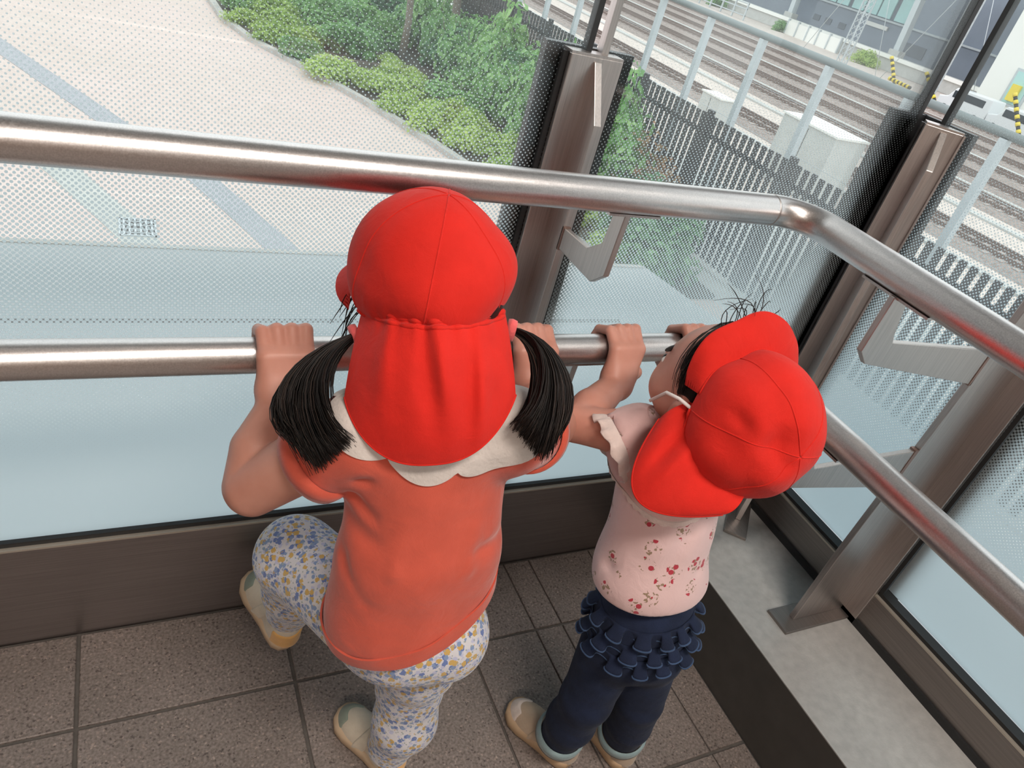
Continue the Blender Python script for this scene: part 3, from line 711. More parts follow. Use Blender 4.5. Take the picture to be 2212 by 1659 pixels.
# ---------------------------------------------------------------- far side of the railway
def far_side():
    pf = struct(MB().box((72, -20, GZ), (79, 150, -3.75)).build('platform', 'concrete'))
    MB().box((71.8, -20, -3.75), (72.6, 150, -3.4)).build('platform_edge', 'platform_white', pf)
    t = thing('station_building', (90, 80, GZ), 'long blue-grey building with a band of teal windows beyond the tracks', 'building')
    MB().box((84, 52, GZ), (104, 150, -0.9)).build('lower_wall', 'wall_blue', t)
    MB().box((83.6, 52, -0.95), (104, 150, -0.75)).build('sill_band', 'zinc', t)
    up = MB().box((84.3, 69.6, -0.75), (104, 150, 6)).build('upper_wall', 'wall_dark', t)
    y = 70.0; k = 0
    while y < 110:
        MB().box((84.15, y, -0.65), (84.32, y+2.0, 4.5)).build('window_pane', 'pane_teal', up)
        y += 2.25 if k % 3 else 2.7; k += 1
    MB().box((84.1, 52, -0.75), (104, 69.5, 7)).build('blank_wall', 'wall_blue', t)
    for yy in (83.4, 81.2, 78.6): MB().box((83.9, yy, -3.3), (84.02, yy+1.2, -2.6)).build('vent', 'wall_dark', t)
    MB().box((83.9, 65.5, -3.6), (84.05, 69.5, -2.3)).build('vent', 'wall_dark', t)
    MB().box((83.7, 72.0, -1.9), (83.9, 75.4, -1.45)).build('lamp_strip', 'platform_white', t)
    t = thing('brown_building', (82, 55, GZ), 'brown clad building with a white framed window at the corner post', 'building')
    MB().box((78, 45, GZ), (84, 51.5, 6)).build('wall', 'brown_cladding', t)
    w = MB().box((77.85, 48.6, -1.8), (78.0, 51.2, 0.6)).build('window', 'platform_white', t)
    MB().box((77.8, 48.9, -1.5), (77.9, 50.9, 0.3)).build('pane', 'vehicle_glass', w)
    t = thing('white_building', (66, 36, GZ), 'white building with a glazed door at the right edge', 'building')
    MB().box((62, 22, GZ), (72, 42, 4.5)).build('wall', 'platform_white', t)
    for yy in (38.0, 34.0, 30.0):
        w = MB().box((61.9, yy, -3.3), (62.05, yy+1.8, -0.6)).build('window', 'zinc', t)
        MB().box((61.85, yy+0.2, -3.1), (61.95, yy+1.6, -0.8)).build('pane', 'pane_teal', w)
    MB().box((61.6, 38.6, -2.9), (61.9, 39.3, -1.7)).build('sign_board', 'yellow_guard', t)
    # slanted platform columns
    for (y0, lab) in ((61.0, 'pale steel column on the far platform before the blank wall'), (78.3, 'pale steel column on the far platform before the teal windows'), (96.0, 'pale steel column at the far end of the platform')):
        t = thing('platform_column', (74, y0, -3.75), lab, 'column', 'platform columns')
        MB().box((73.5, y0-0.7, -3.75), (74.5, y0+0.7, -2.9)).build('plinth', 'concrete', t)
        MB().bar((74, y0, -2.95), (74, y0+0.5, 6), 0.7, 0.7, (1, 0, 0)).build('shaft', 'zinc', t)
    struct(MB().box((71.5, 40, 5.9), (80, 150, 6.3)).build('platform_roof', 'wall_blue'))
    # lattice masts
    for (y0, lab) in ((56.6, 'tall lattice mast standing left of the yellow striped stays'), (46.1, 'tall lattice mast close to the corner post bars')):
        t = thing('lattice_mast', (62, y0, GZ), lab, 'mast', 'lattice masts')
        for sx in (-0.35, 0.35):
            for sy in (-0.35, 0.35): MB().bar((62+sx, y0+sy, GZ), (62+sx, y0+sy, 7), 0.09, 0.09, (1, 0, 0)).build('leg', 'zinc', t)
        m = MB(); z = GZ
        while z < 6.6:
            for (a, b) in (((-0.35, -0.35), (0.35, -0.35)), ((0.35, -0.35), (0.35, 0.35)), ((0.35, 0.35), (-0.35, 0.35)), ((-0.35, 0.35), (-0.35, -0.35))):
                m.bar((62+a[0], y0+a[1], z), (62+b[0], y0+b[1], z+0.6), 0.045, 0.045)
            z += 0.6
        m.build('lacing', 'zinc', t)
        for dy in (-4.5, 5.5): MB().tube([(62, y0, 6.5), (62, y0+dy, GZ)], 0.03, 5).build('stay_wire', 'zinc', t)
    # striped stay guards
    def guard(a, b, lab):
        t = thing('stay_guard', tuple(b), lab, 'guard', 'striped stay guards')
        a = Vector(a); b = Vector(b); n = 12
        for k in range(n):
            p = a.lerp(b, k/n); q = a.lerp(b, (k+1)/n)
            MB().tube([p, q], 0.16 if k % 2 == 0 else 0.13, 8).build('band', 'yellow_guard' if k % 2 == 0 else 'black_band', t)
    guard((58, 48.1, -2.6), (58, 46.2, GZ+0.1), 'yellow and black striped stay guard left of the pair')
    guard((58, 44.2, -2.8), (58, 41.8, GZ+0.1), 'yellow and black striped stay guard right of the pair')
    guard((57.6, 47.0, -4.1), (57.6, 44.6, -4.2), 'yellow and black striped bar lying low between two guards')
    guard((55, 34.6, -1.9), (55, 32.6, -4.3), 'yellow and black striped stay guard at the right edge')
    # white slatted screen on the platform side
    t = thing('white_screen', (70, 70, GZ), 'white panelled screen beside the far tracks', 'screen')
    for k in range(5):
        y0 = 65.3 + k*1.75
        pn = MB().box((70, y0, -5.0), (70.1, y0+1.6, -3.5)).build('panel', 'platform_white', t)
    for k in range(6): MB().box((69.9, 65.15+k*1.75, GZ), (70.2, 65.3+k*1.75, -3.3)).build('post', 'zinc', t)
    # pipe trestle further up the line
    t = thing('pipe_trestle', (66, 84, GZ), 'low pale pipe railing beside the far tracks', 'railing')
    for z in (-4.4, -3.7, -3.1): MB().tube([(66, 77, z), (66, 100, z)], 0.07, 6).build('pipe', 'zinc', t)
    for k in range(11): MB().box((65.92, 77+k*2.3, GZ), (66.08, 77.16+k*2.3, -3.0)).build('upright', 'zinc', t)
    # parked vehicles
    for (x, y, lab) in ((58, 39.3, 'white van parked between the two bars of the corner post'), (58, 34.8, 'white van parked before the white building')):
        t = thing('van', (x, y, GZ+0.02), lab, 'van', 'parked vans')
        prof = [(-2.2, 0.35), (2.2, 0.35), (2.25, 1.1), (1.5, 1.25), (1.05, 1.95), (-2.15, 2.0), (-2.25, 1.1)]
        m = MB(); vs = [(x+s*0.85, y+p[0], GZ+p[1]) for s in (-1, 1) for p in prof]; n = len(prof)
        m.add(vs, [tuple(range(n)), tuple(range(2*n-1, n-1, -1))] + [(i, i+n, (i+1) % n+n, (i+1) % n) for i in range(n)])
        b = bevel(m.build('body', 'vehicle_white', t), 0.08, 2)
        for s in (-1, 1): MB().box((x+s*0.86-0.01, y-1.7, GZ+1.25), (x+s*0.86+0.01, y+1.1, GZ+1.75)).build('side_window', 'vehicle_glass', t)
        for s in (-1, 1):
            for dy in (-1.4, 1.4): MB().tube([(x+s*0.72, y+dy, GZ+0.33), (x+s*0.90, y+dy, GZ+0.33)], 0.32, 14).build('wheel', 'tyre', t)
    for (x, y, s, kind, lab) in ((69.5, 60.5, 1.6, 'low', 'yellow-green bush by the far tracks, right of the white screen'), (70, 88, 1.5, 'mid', 'small green bush by the far tracks, behind the pipe railing'), (70, 74.9, 1.2, 'mid', 'small green bush at the left end of the white screen'), (70.5, 94, 1.7, 'mid', 'green bush by the far tracks, farthest up the line')):
        me = LEAFSETS[(kind, 0)][0] if (kind, 0) in LEAFSETS else list(LEAFSETS.values())[0][0]
        o = bpy.data.objects.new('lineside_bush', me); COL.objects.link(o); o.location = (x, y, GZ); o.scale = (s, s, s*1.2)
        tag(o, lab, 'shrub', 'bushes beside the far tracks')
far_side()
# ================================================================== soft shapes: distance fields meshed with surface nets
A3 = lambda *p: np.array(p, dtype=np.float32)
def sd_cap(P, a, b, ra, rb):
    a = np.asarray(a, np.float32); b = np.asarray(b, np.float32); pa = P - a; ba = b - a
    h = np.clip((pa @ ba) / max(float(ba @ ba), 1e-9), 0, 1)
    return np.linalg.norm(pa - h[:, None]*ba, axis=1) - (ra + (rb-ra)*h)
def sd_ell(P, c, rad, M=None):
    q = P - np.asarray(c, np.float32)
    if M is not None: q = q @ np.asarray(M, np.float32)
    rad = np.asarray(rad, np.float32)
    k0 = np.linalg.norm(q/rad, axis=1); k1 = np.linalg.norm(q/(rad*rad), axis=1)
    return np.where(k1 > 1e-6, k0*(k0-1)/np.maximum(k1, 1e-6), -rad.min())
def smin(a, b, k):
    h = np.maximum(k - np.abs(a-b), 0)/k
    return np.minimum(a, b) - h*h*k*0.25
def smax(a, b, k): return -smin(-a, -b, k)
def field(prims):
    def f(P):
        d = None
        for p in prims:
            if p[0] == 'c': v = sd_cap(P, p[1], p[2], p[3], p[4]); k = p[5]
            else: v = sd_ell(P, p[1], p[2], p[4] if len(p) > 4 else None); k = p[3]
            d = v if d is None else smin(d, v, k)
        return d
    return f
def wobble(seed, n=10, lo=12, hi=45):
    r = np.random.RandomState(seed); D = r.normal(size=(n, 3)); D /= np.linalg.norm(D, axis=1)[:, None]
    D = (D * r.uniform(lo, hi, (n, 1))).astype(np.float32); ph = r.uniform(0, 6.28, n).astype(np.float32)
    return lambda P: np.sin(P @ D.T + ph).sum(axis=1)/n
def sdf_mesh(name, f, lo, hi, h):
    lo = np.array(lo, np.float32); hi = np.array(hi, np.float32); B = 4
    nb = np.ceil((hi-lo)/(h*B)).astype(int) + 1; n = nb*B
    ci = np.stack(np.meshgrid(*[np.arange(k) for k in nb], indexing='ij'), -1).reshape(-1, 3)
    cc = lo + (ci*B + (B-1)/2.0).astype(np.float32)*h
    d = np.concatenate([f(c) for c in np.array_split(cc, max(1, len(cc)//200000))])
    act = np.abs(d) < h*B*1.6
    D = np.where(d > 0, 1.0, -1.0).astype(np.float32).reshape(nb)
    D = D.repeat(B, 0).repeat(B, 1).repeat(B, 2)
    off = np.stack(np.meshgrid(*[np.arange(B)]*3, indexing='ij'), -1).reshape(-1, 3)
    idx = (ci[act][:, None, :]*B + off[None]).reshape(-1, 3)
    vals = np.concatenate([f(lo + c.astype(np.float32)*h) for c in np.array_split(idx, max(1, len(idx)//200000))]) if len(idx) else np.zeros(0)
    D[idx[:, 0], idx[:, 1], idx[:, 2]] = vals
    S = D < 0
    any_ = np.zeros(n-1, bool); all_ = np.ones(n-1, bool)
    for o in np.ndindex(2, 2, 2):
        sl = S[o[0]:n[0]-1+o[0], o[1]:n[1]-1+o[1], o[2]:n[2]-1+o[2]]; any_ |= sl; all_ &= sl
    cells = np.argwhere(any_ & ~all_)
    acc = np.zeros((len(cells), 3), np.float32); cnt = np.zeros(len(cells), np.float32)
    corners = list(np.ndindex(2, 2, 2))
    cv = {o: D[cells[:, 0]+o[0], cells[:, 1]+o[1], cells[:, 2]+o[2]] for o in corners}
    for a in corners:
        for ax in range(3):
            if a[ax]: continue
            b = list(a); b[ax] = 1; b = tuple(b); va, vb = cv[a], cv[b]; m = (va < 0) != (vb < 0)
            t = np.where(m, va/np.where(np.abs(va-vb) < 1e-9, 1, va-vb), 0); t = np.clip(t, 0, 1)
            p = np.tile(np.array(a, np.float32), (len(cells), 1)); p[:, ax] = t
            acc += p*m[:, None]; cnt += m
    V = lo + (cells + acc/np.maximum(cnt, 1)[:, None])*h
    idm = np.full(n-1, -1, np.int32); idm[cells[:, 0], cells[:, 1], cells[:, 2]] = np.arange(len(cells))
    F = []
    for ax in range(3):
        u, w = (ax+1) % 3, (ax+2) % 3
        s0 = [slice(None)]*3; s1 = [slice(None)]*3; s0[ax] = slice(0, n[ax]-1); s1[ax] = slice(1, n[ax])
        e = S[tuple(s0)] != S[tuple(s1)]
        E = np.argwhere(e); E = E[(E[:, u] > 0) & (E[:, w] > 0) & (E[:, u] < n[u]-1) & (E[:, w] < n[w]-1)]
        q = []
        for du, dw in ((1, 1), (0, 1), (0, 0), (1, 0)):
            c = E.copy(); c[:, u] -= du; c[:, w] -= dw; q.append(idm[c[:, 0], c[:, 1], c[:, 2]])
        q = np.stack(q, 1); flip = ~S[E[:, 0], E[:, 1], E[:, 2]]
        q[flip] = q[flip][:, ::-1]; q = q[(q >= 0).all(1)]; F.append(q)
    F = np.concatenate(F)
    return V, F
def np_object(name, V, F, mat, parent, smooth=True):
    me = bpy.data.meshes.new(name)
    me.vertices.add(len(V)); me.vertices.foreach_set('co', np.asarray(V, np.float32).ravel())
    me.loops.add(F.size); me.loops.foreach_set('vertex_index', F.astype(np.int32).ravel())
    me.polygons.add(len(F)); me.polygons.foreach_set('loop_start', np.arange(0, F.size, F.shape[1], dtype=np.int32))
    me.polygons.foreach_set('use_smooth', np.full(len(F), smooth))
    me.update(calc_edges=True); me.validate()
    return link(name, me, mat, parent)
def soft(name, f, lo, hi, h, mat, parent):
    V, F = sdf_mesh(name, f, lo, hi, h)
    return np_object(name, V, F, mat, parent)
def ray_out(f, c, d, far=0.3, n=60):
    """distances from c along the unit directions d at which the field turns positive"""
    d = np.asarray(d, np.float32); c = np.asarray(c, np.float32); lo = np.zeros(len(d), np.float32); hi = np.full(len(d), far, np.float32)
    ts = np.linspace(0, far, n); inside_last = np.zeros(len(d), np.float32)
    for t in ts:
        v = f(c + d*np.float32(t)); inside_last = np.where(v < 0, t, inside_last)
    lo = inside_last; hi = lo + far/(n-1)
    for _ in range(8):
        m = (lo+hi)/2; v = f(c + d*m[:, None]); lo = np.where(v < 0, m, lo); hi = np.where(v < 0, hi, m)
    return (lo+hi)/2
def drop_z(f, xy, z0, z1, n=90):
    """height of the first surface met going down at the given places"""
    xy = np.asarray(xy, np.float32); out = np.full(len(xy), np.nan, np.float32)
    for z in np.linspace(z0, z1, n):
        P = np.concatenate([xy, np.full((len(xy), 1), z, np.float32)], 1); v = f(P)
        out = np.where(np.isnan(out) & (v < 0), z, out)
    return out
def nrmz(v): v = np.asarray(v, float); return v/np.linalg.norm(v)
def bez(pts, n):
    P = [np.asarray(p, float) for p in pts]; out = []
    k = len(P)-1
    for i in range(n):
        t = i/(n-1); q = [p.copy() for p in P]
        for r in range(k):
            for j in range(k-r): q[j] = q[j]*(1-t) + q[j+1]*t
        out.append(q[0])
    return out
def quad3(a, b, c, t, tm=0.5):
    """smooth curve through a (t=0), b (t=tm), c (t=1)"""
    a, b, c = (np.asarray(v, float) for v in (a, b, c))
    la = (t-tm)*(t-1)/(tm*1.0); lb = t*(t-1)/(tm*(tm-1)); lc = t*(t-tm)/(1-tm)
    return a*la + b*lb + c*lc

# ------------------------------------------------------------------ materials of the children
def skin():
    m, nt, N, L, P = new_mat('skin')
    P.inputs['Roughness'].default_value = 0.48
    P.inputs['Subsurface Weight'].default_value = 0.15
    P.inputs['Subsurface Radius'].default_value = (0.012, 0.004, 0.002); P.inputs['Subsurface Scale'].default_value = 0.5
    tc = N.new('ShaderNodeTexCoord'); no = N.new('ShaderNodeTexNoise'); no.inputs['Scale'].default_value = 22; no.inputs['Detail'].default_value = 4
    L.new(tc.outputs['Object'], no.inputs['Vector'])
    cr = ramp(N, [(0.3, (0.51, 0.225, 0.165)), (0.7, (0.60, 0.29, 0.22))]); L.new(no.outputs['Fac'], cr.inputs['Fac']); L.new(cr.outputs['Color'], P.inputs['Base Color'])
skin()
def cloth(name, col, var=0.06, weave=900, bump=0.18, rough=0.85, sheen=0.25):
    m, nt, N, L, P = new_mat(name)
    P.inputs['Roughness'].default_value = rough; P.inputs['Sheen Weight'].default_value = sheen; P.inputs['Specular IOR Level'].default_value = 0.25
    tc = N.new('ShaderNodeTexCoord'); no = N.new('ShaderNodeTexNoise'); no.inputs['Scale'].default_value = 35; no.inputs['Detail'].default_value = 5
    L.new(tc.outputs['Object'], no.inputs['Vector'])
    cr = ramp(N, [(0.3, tuple(c*(1-var) for c in col)), (0.7, tuple(min(1, c*(1+var)) for c in col))])
    L.new(no.outputs['Fac'], cr.inputs['Fac']); L.new(cr.outputs['Color'], P.inputs['Base Color'])
    w = N.new('ShaderNodeTexNoise'); w.inputs['Scale'].default_value = weave; L.new(tc.outputs['Object'], w.inputs['Vector'])
    b = N.new('ShaderNodeBump'); b.inputs['Strength'].default_value = bump; b.inputs['Distance'].default_value = 0.0008
    L.new(w.outputs['Fac'], b.inputs['Height'])
    w2 = N.new('ShaderNodeTexNoise'); w2.inputs['Scale'].default_value = 38; w2.inputs['Detail'].default_value = 3; w2.inputs['Distortion'].default_value = 0.8; L.new(tc.outputs['Object'], w2.inputs['Vector'])
    b2 = N.new('ShaderNodeBump'); b2.inputs['Strength'].default_value = 0.35; b2.inputs['Distance'].default_value = 0.004
    L.new(w2.outputs['Fac'], b2.inputs['Height']); L.new(b.outputs['Normal'], b2.inputs['Normal']); L.new(b2.outputs['Normal'], P.inputs['Normal'])
    return m, N, L, P, tc, cr
cloth('cap_red', (0.64, 0.019, 0.011), 0.06, 1200, 0.3, 0.85, 0.06)
cloth('cap_brim_orange', (0.86, 0.10, 0.03), 0.05, 1200, 0.2)
cloth('coral', (0.55, 0.088, 0.052), 0.07, 900, 0.25)
cloth('collar_white', (0.58, 0.51, 0.47), 0.12, 260, 0.9)
cloth('navy', (0.010, 0.016, 0.040), 0.25, 800, 0.4, 0.9, 0.03)
cloth('navy_edge', (0.040, 0.070, 0.14), 0.2, 800, 0.4, 0.9, 0.05)
cloth('cuff_teal', (0.22, 0.29, 0.30), 0.15, 600, 0.4)
cloth('lace', (0.66, 0.53, 0.49), 0.12, 300, 0.6)
cloth('pink_plain', (0.62, 0.40, 0.38), 0.08, 900, 0.2)
cloth('sock_pink', (0.62, 0.20, 0.22), 0.1, 700)
cloth('hair_tie_pink', (0.75, 0.12, 0.12), 0.3, 400, 0.6)
simple('elastic_white', (0.75, 0.70, 0.68), 0.7)
cloth('shoe_cream', (0.58, 0.50, 0.40), 0.10, 500, 0.3)
cloth('shoe_grey_green', (0.24, 0.27, 0.22), 0.10, 500, 0.3)
cloth('shoe_orange', (0.72, 0.40, 0.14), 0.1, 500, 0.3)
cloth('shoe_tan', (0.40, 0.30, 0.22), 0.12, 500, 0.3)
cloth('shoe_pale', (0.58, 0.48, 0.43), 0.16, 300, 0.3)
simple('sole_beige', (0.50, 0.36, 0.24), 0.6, 0, 0.06, 60)
simple('sole_tan', (0.42, 0.28, 0.17), 0.6, 0, 0.06, 60)
simple('eye_white', (0.8, 0.78, 0.75), 0.2)
simple('eye_dark', (0.02, 0.012, 0.01), 0.15)
simple('lip', (0.50, 0.16, 0.13), 0.45)
def hair_mat():
    m, nt, N, L, P = new_mat('hair_black')
    P.inputs['Roughness'].default_value = 0.45; P.inputs['Specular IOR Level'].default_value = 0.18
    geo = N.new('ShaderNodeNewGeometry')
    cr = ramp(N, [(0.0, (0.006, 0.005, 0.005)), (0.7, (0.016, 0.012, 0.011)), (1.0, (0.045, 0.030, 0.024))])
    L.new(geo.outputs['Random Per Island'], cr.inputs['Fac']); L.new(cr.outputs['Color'], P.inputs['Base Color'])
hair_mat()
def floral():
    m, N, L, P, tc, cr = cloth('floral', (0.62, 0.58, 0.60), 0.05)
    base = (0.58, 0.555, 0.575)
    col = None
    nz = N.new('ShaderNodeTexNoise'); nz.inputs['Scale'].default_value = 330; L.new(tc.outputs['Object'], nz.inputs['Vector'])
    cur = base
    for i, (sc, thr, c, off) in enumerate(((135, 0.44, (0.44, 0.44, 0.58), 0.0), (105, 0.43, (0.13, 0.18, 0.38), 1.7), (105, 0.41, (0.52, 0.33, 0.10), 4.1), (125, 0.38, (0.20, 0.27, 0.43), 7.7), (240, 0.30, (0.30, 0.33, 0.32), 9.3))):
        mp = N.new('ShaderNodeMapping'); mp.inputs['Location'].default_value = (off, off*0.7, -off); L.new(tc.outputs['Object'], mp.inputs['Vector'])
        vo = N.new('ShaderNodeTexVoronoi'); vo.inputs['Scale'].default_value = sc; L.new(mp.outputs['Vector'], vo.inputs['Vector'])
        sep = N.new('ShaderNodeSeparateColor'); L.new(vo.outputs['Color'], sep.inputs['Color'])
        rad = math_node(N, L, 'ADD', math_node(N, L, 'MULTIPLY', nz.outputs['Fac'], 0.55), thr - 0.30)
        f1 = math_node(N, L, 'LESS_THAN', vo.outputs['Distance'], rad)
        f2 = math_node(N, L, 'GREATER_THAN', sep.outputs[0], 0.30)
        cur = mixc(N, L, math_node(N, L, 'MULTIPLY', f1, f2), cur, c)
    L.new(cur, P.inputs['Base Color'])
floral()
def berry():
    m, N, L, P, tc, cr = cloth('berry_print', (0.64, 0.43, 0.42), 0.05)
    cur = (0.655, 0.455, 0.445)
    def vor(sc, off, rnd=1.0):
        mp = N.new('ShaderNodeMapping'); mp.inputs['Location'].default_value = (off, off*0.6, -off*0.4); L.new(tc.outputs['Object'], mp.inputs['Vector'])
        vo = N.new('ShaderNodeTexVoronoi'); vo.inputs['Scale'].default_value = sc; vo.inputs['Randomness'].default_value = rnd; L.new(mp.outputs['Vector'], vo.inputs['Vector'])
        sep = N.new('ShaderNodeSeparateColor'); L.new(vo.outputs['Color'], sep.inputs['Color'])
        return vo.outputs['Distance'], sep.outputs[1]
    AND = lambda a, b: math_node(N, L, 'MULTIPLY', a, b)
    LT = lambda a, v: math_node(N, L, 'LESS_THAN', a, v)
    GT = lambda a, v: math_node(N, L, 'GREATER_THAN', a, v)
    d0, c0 = vor(33, 0.0, 0.8); patch = AND(LT(d0, 0.36), GT(c0, 0.10))
    nz = N.new('ShaderNodeTexNoise'); nz.inputs['Scale'].default_value = 260; L.new(tc.outputs['Object'], nz.inputs['Vector'])
    d1, c1 = vor(170, 2.0); cur = mixc(N, L, AND(AND(patch, GT(nz.outputs['Fac'], 0.53)), LT(d1, 0.55)), cur, (0.27, 0.185, 0.12))
    d2, c2 = vor(105, 5.0); cur = mixc(N, L, AND(AND(AND(LT(d0, 0.40), GT(c0, 0.10)), LT(d2, 0.36)), GT(c2, 0.45)), cur, (0.40, 0.035, 0.055))
    d3, c3 = vor(40, 9.0, 0.9); cur = mixc(N, L, AND(LT(d3, 0.13), GT(c3, 0.62)), cur, (0.42, 0.035, 0.055))
    L.new(cur, P.inputs['Base Color'])
berry()

# ------------------------------------------------------------------ shared builders
RY, RZ, RR = 0.680, 0.634, 0.0198            # the lower handrail
def hand_prims(x0, thumb, wrist, s=1.0):
    """a hand closed over the lower handrail: four curled fingers, the thumb under the tube"""
    pr = []; R0 = RR + 0.0082*s
    def on(x, deg, r=R0): a = R_(deg); return (x, RY + r*math.cos(a), RZ + r*math.sin(a))
    w = np.asarray(wrist, float)
    for i, (dx, ln, rad) in enumerate(((0.0222, 0.92, 0.0074), (0.0076, 1.06, 0.0077), (-0.0076, 1.0, 0.0076), (-0.0220, 0.80, 0.0069))):
        x = x0 + dx*s*thumb; rad *= s
        k = on(x - dx*0.10*thumb, 150, R0+0.003); p1 = on(x, 96, R0+0.0055*(1 if i < 3 else 0.6)); p2 = on(x, 92-62*ln); p3 = on(x, 92-108*ln, R0-0.001)
        base = w*0.72 + np.array(k)*0.28; base[0] = w[0] + (x-x0)*0.55 + (x0-w[0])*0.3
        pr += [('c', tuple(w), tuple(base), 0.0195*s, 0.0145*s, 0.010), ('c', tuple(base), k, 0.0145*s, 0.0108*s, 0.008), ('c', k, p1, 0.0092*s, rad*1.05, 0.0030), ('c', p1, p2, rad*1.10, rad*0.97, 0.0010), ('c', p2, p3, rad*0.97, rad*0.84, 0.0010)]
    tx = x0 + 0.024*s*thumb
    t0 = tuple(w*0.55 + np.array((tx, RY-0.032, RZ-0.012))*0.45); t1 = (tx + 0.008*thumb*s, RY-0.024, RZ-0.024); t2 = (tx+0.013*thumb*s, RY-0.006, RZ-0.0295); t3 = (tx+0.012*thumb*s, RY+0.010, RZ-0.027)
    pr += [('c', t0, t1, 0.0125*s, 0.0105*s, 0.008), ('c', t1, t2, 0.0100*s, 0.0092*s, 0.003), ('c', t2, t3, 0.0092*s, 0.0078*s, 0.003)]
    return pr
def frame(c, fwd, up):
    f = nrmz(fwd); u = np.asarray(up, float); u = nrmz(u - f*np.dot(u, f)); r = np.cross(f, u)
    M = np.stack([r, f, u], 1)          # columns: right, forward, up
    return np.asarray(c, float), M
def loc(fr, p): return tuple(fr[0] + fr[1] @ np.asarray(p, float))
def head_prims(fr, s=1.0, ex=0.0, ez=0.0):
    M = fr[1]
    E = lambda p, r, k: ('e', loc(fr, np.array(p)*s), tuple(np.array(r)*s), k, M)
    return [E((0, -0.004, 0.006), (0.068, 0.076, 0.074), 0.02), E((0, 0.026, -0.030), (0.052, 0.048, 0.042), 0.025), E((0.030, 0.040, -0.028), (0.024, 0.024, 0.022), 0.015), E((-0.030, 0.040, -0.028), (0.024, 0.024, 0.022), 0.015),
            E((0, 0.074, -0.014), (0.0085, 0.010, 0.009), 0.010), E((0, 0.068, -0.002), (0.006, 0.008, 0.014), 0.010), E((0, 0.064, -0.052), (0.018, 0.014, 0.011), 0.012), E((0, 0.066, -0.036), (0.013, 0.010, 0.008), 0.006),
            E((0.067+ex, -0.004, -0.012+ez), (0.008, 0.014, 0.020), 0.004), E((-0.067-ex, -0.004, -0.012+ez), (0.008, 0.014, 0.020), 0.004),
            E((0.072+ex, -0.012, -0.008+ez), (0.005, 0.012, 0.020), 0.003), E((-0.072-ex, -0.012, -0.008+ez), (0.005, 0.012, 0.020), 0.003)]
def face_parts(fr, parent, s=1.0):
    M = fr[1]
    def blob(name, p, r, mat):
        m = MB(); rows = []
        for i in range(9):
            a = math.pi*i/8; rows.append([loc(fr, (p[0]*s + r[0]*s*math.sin(a)*math.cos(2*math.pi*j/14), p[1]*s + r[1]*s*math.sin(a)*math.sin(2*math.pi*j/14), p[2]*s + r[2]*s*math.cos(a))) for j in range(14)])
        return m.grid(rows, close=True).build(name, mat, parent)
    for sx in (-1, 1):
        e = blob('eye', (sx*0.027, 0.0625, -0.002), (0.0105, 0.0070, 0.0060), 'eye_white')
        blob('iris', (sx*0.027, 0.0675, -0.002), (0.0058, 0.0032, 0.0056), 'eye_dark')
        blob('eyebrow', (sx*0.028, 0.0655, 0.016), (0.0120, 0.0035, 0.0020), 'hair_black')
    blob('lips', (0, 0.0740, -0.0365), (0.0105, 0.0030, 0.0042), 'lip')
def cap_parts(parent, c, axis, brim, R, Rz, mat, dent=None, gather=True, brim_len=0.045, brim_span=78, rim_drop=0.42):
    """six-panel school cap: crown with raised seams, a brim and an elastic gather at the back"""
    a = nrmz(axis); b = np.asarray(brim, float); b = nrmz(b - a*np.dot(a, b)); s = np.cross(b, a); c = np.asarray(c, float)
    def pt(th, ph, extra=0.0):
        st = math.sin(th*3); r = R*math.sin(ph)**1.10; z = Rz*math.cos(ph)
        bulge = 0.0022*abs(st)*math.sin(min(ph, 1.5))**1.5 - 0.0008
        back = max(0.0, -math.sin(th))          # th=90deg is the brim side
        if ph > 1.62:
            t = (ph-1.62)/0.4; pull = 0.0095*t*back**0.6
            crk = (0.0030*math.sin(th*26+0.6*math.sin(th*5)) + 0.0012*math.sin(th*41+1))*t*back
            r += -pull + crk; z += 0.001*math.sin(th*19)*t*back
        r += bulge + extra
        p = c + s*(r*math.cos(th)) + b*(r*math.sin(th)*1.06) + a*(z + extra*0.6)
        if dent is not None: p = p + dent(p, th, ph)
        return p
    PH = math.pi/2 + rim_drop; rows = []
    for i in range(33):
        ph = 0.012 + (PH-0.012)*i/32; rows.append([pt(2*math.pi*j/120, ph) for j in range(120)])
    m = MB().grid(rows, close=True)
    inner = [[pt(2*math.pi*j/120, PH - 0.10*k, -0.0035) for j in range(120)] for k in range(0, 4)]
    m.grid([rows[-1]] + inner, close=True)
    cap = m.build('cap', mat, parent)
    for k in range(6):
        th = math.pi/3*k
        MB().tube([pt(th, 0.02 + (PH-0.10)*i/26, -0.0001) for i in range(27)], 0.0009, 6).build('seam', mat, cap)
    # brim
    top, bot = [], []
    n = 41
    for i in range(9):
        t = i/8; ra, rb = [], []
        for j in range(n):
            th = math.pi/2 + R_(brim_span)*(2*j/(n-1)-1); q = (2*j/(n-1)-1)
            ln = brim_len*(max(0, 1-abs(q)**2.6))**0.55
            p0 = pt(th, PH-0.06); o = (s*math.cos(th) + b*math.sin(th)); o = nrmz(o*0.55 + b*0.75)
            p = p0 + o*(ln*t) - a*(0.010*t*t + 0.004*t) + a*(-0.010*q*q*t)
            ra.append(p + a*0.0012); rb.append(p - a*0.0012)
        top.append(ra); bot.append(rb)
    m = MB(); m.grid(top); m.grid([r[::-1] for r in bot]); m.grid([top[-1], bot[-1]])
    m.build('brim', mat, cap)
    MB().tube([pt(math.pi/2 + R_(brim_span)*(2*j/40-1), PH-0.06, 0.0008) for j in range(41)], 0.0010, 6).build('brim_seam', mat, cap)
    if gather:
        MB().tube([pt(math.pi*1.0 + math.pi*j/80, PH-0.015, 0.0006 + 0.0010*math.sin(j*1.15)) for j in range(81)], 0.0017, 6).build('elastic_gather', mat, cap)
    return cap
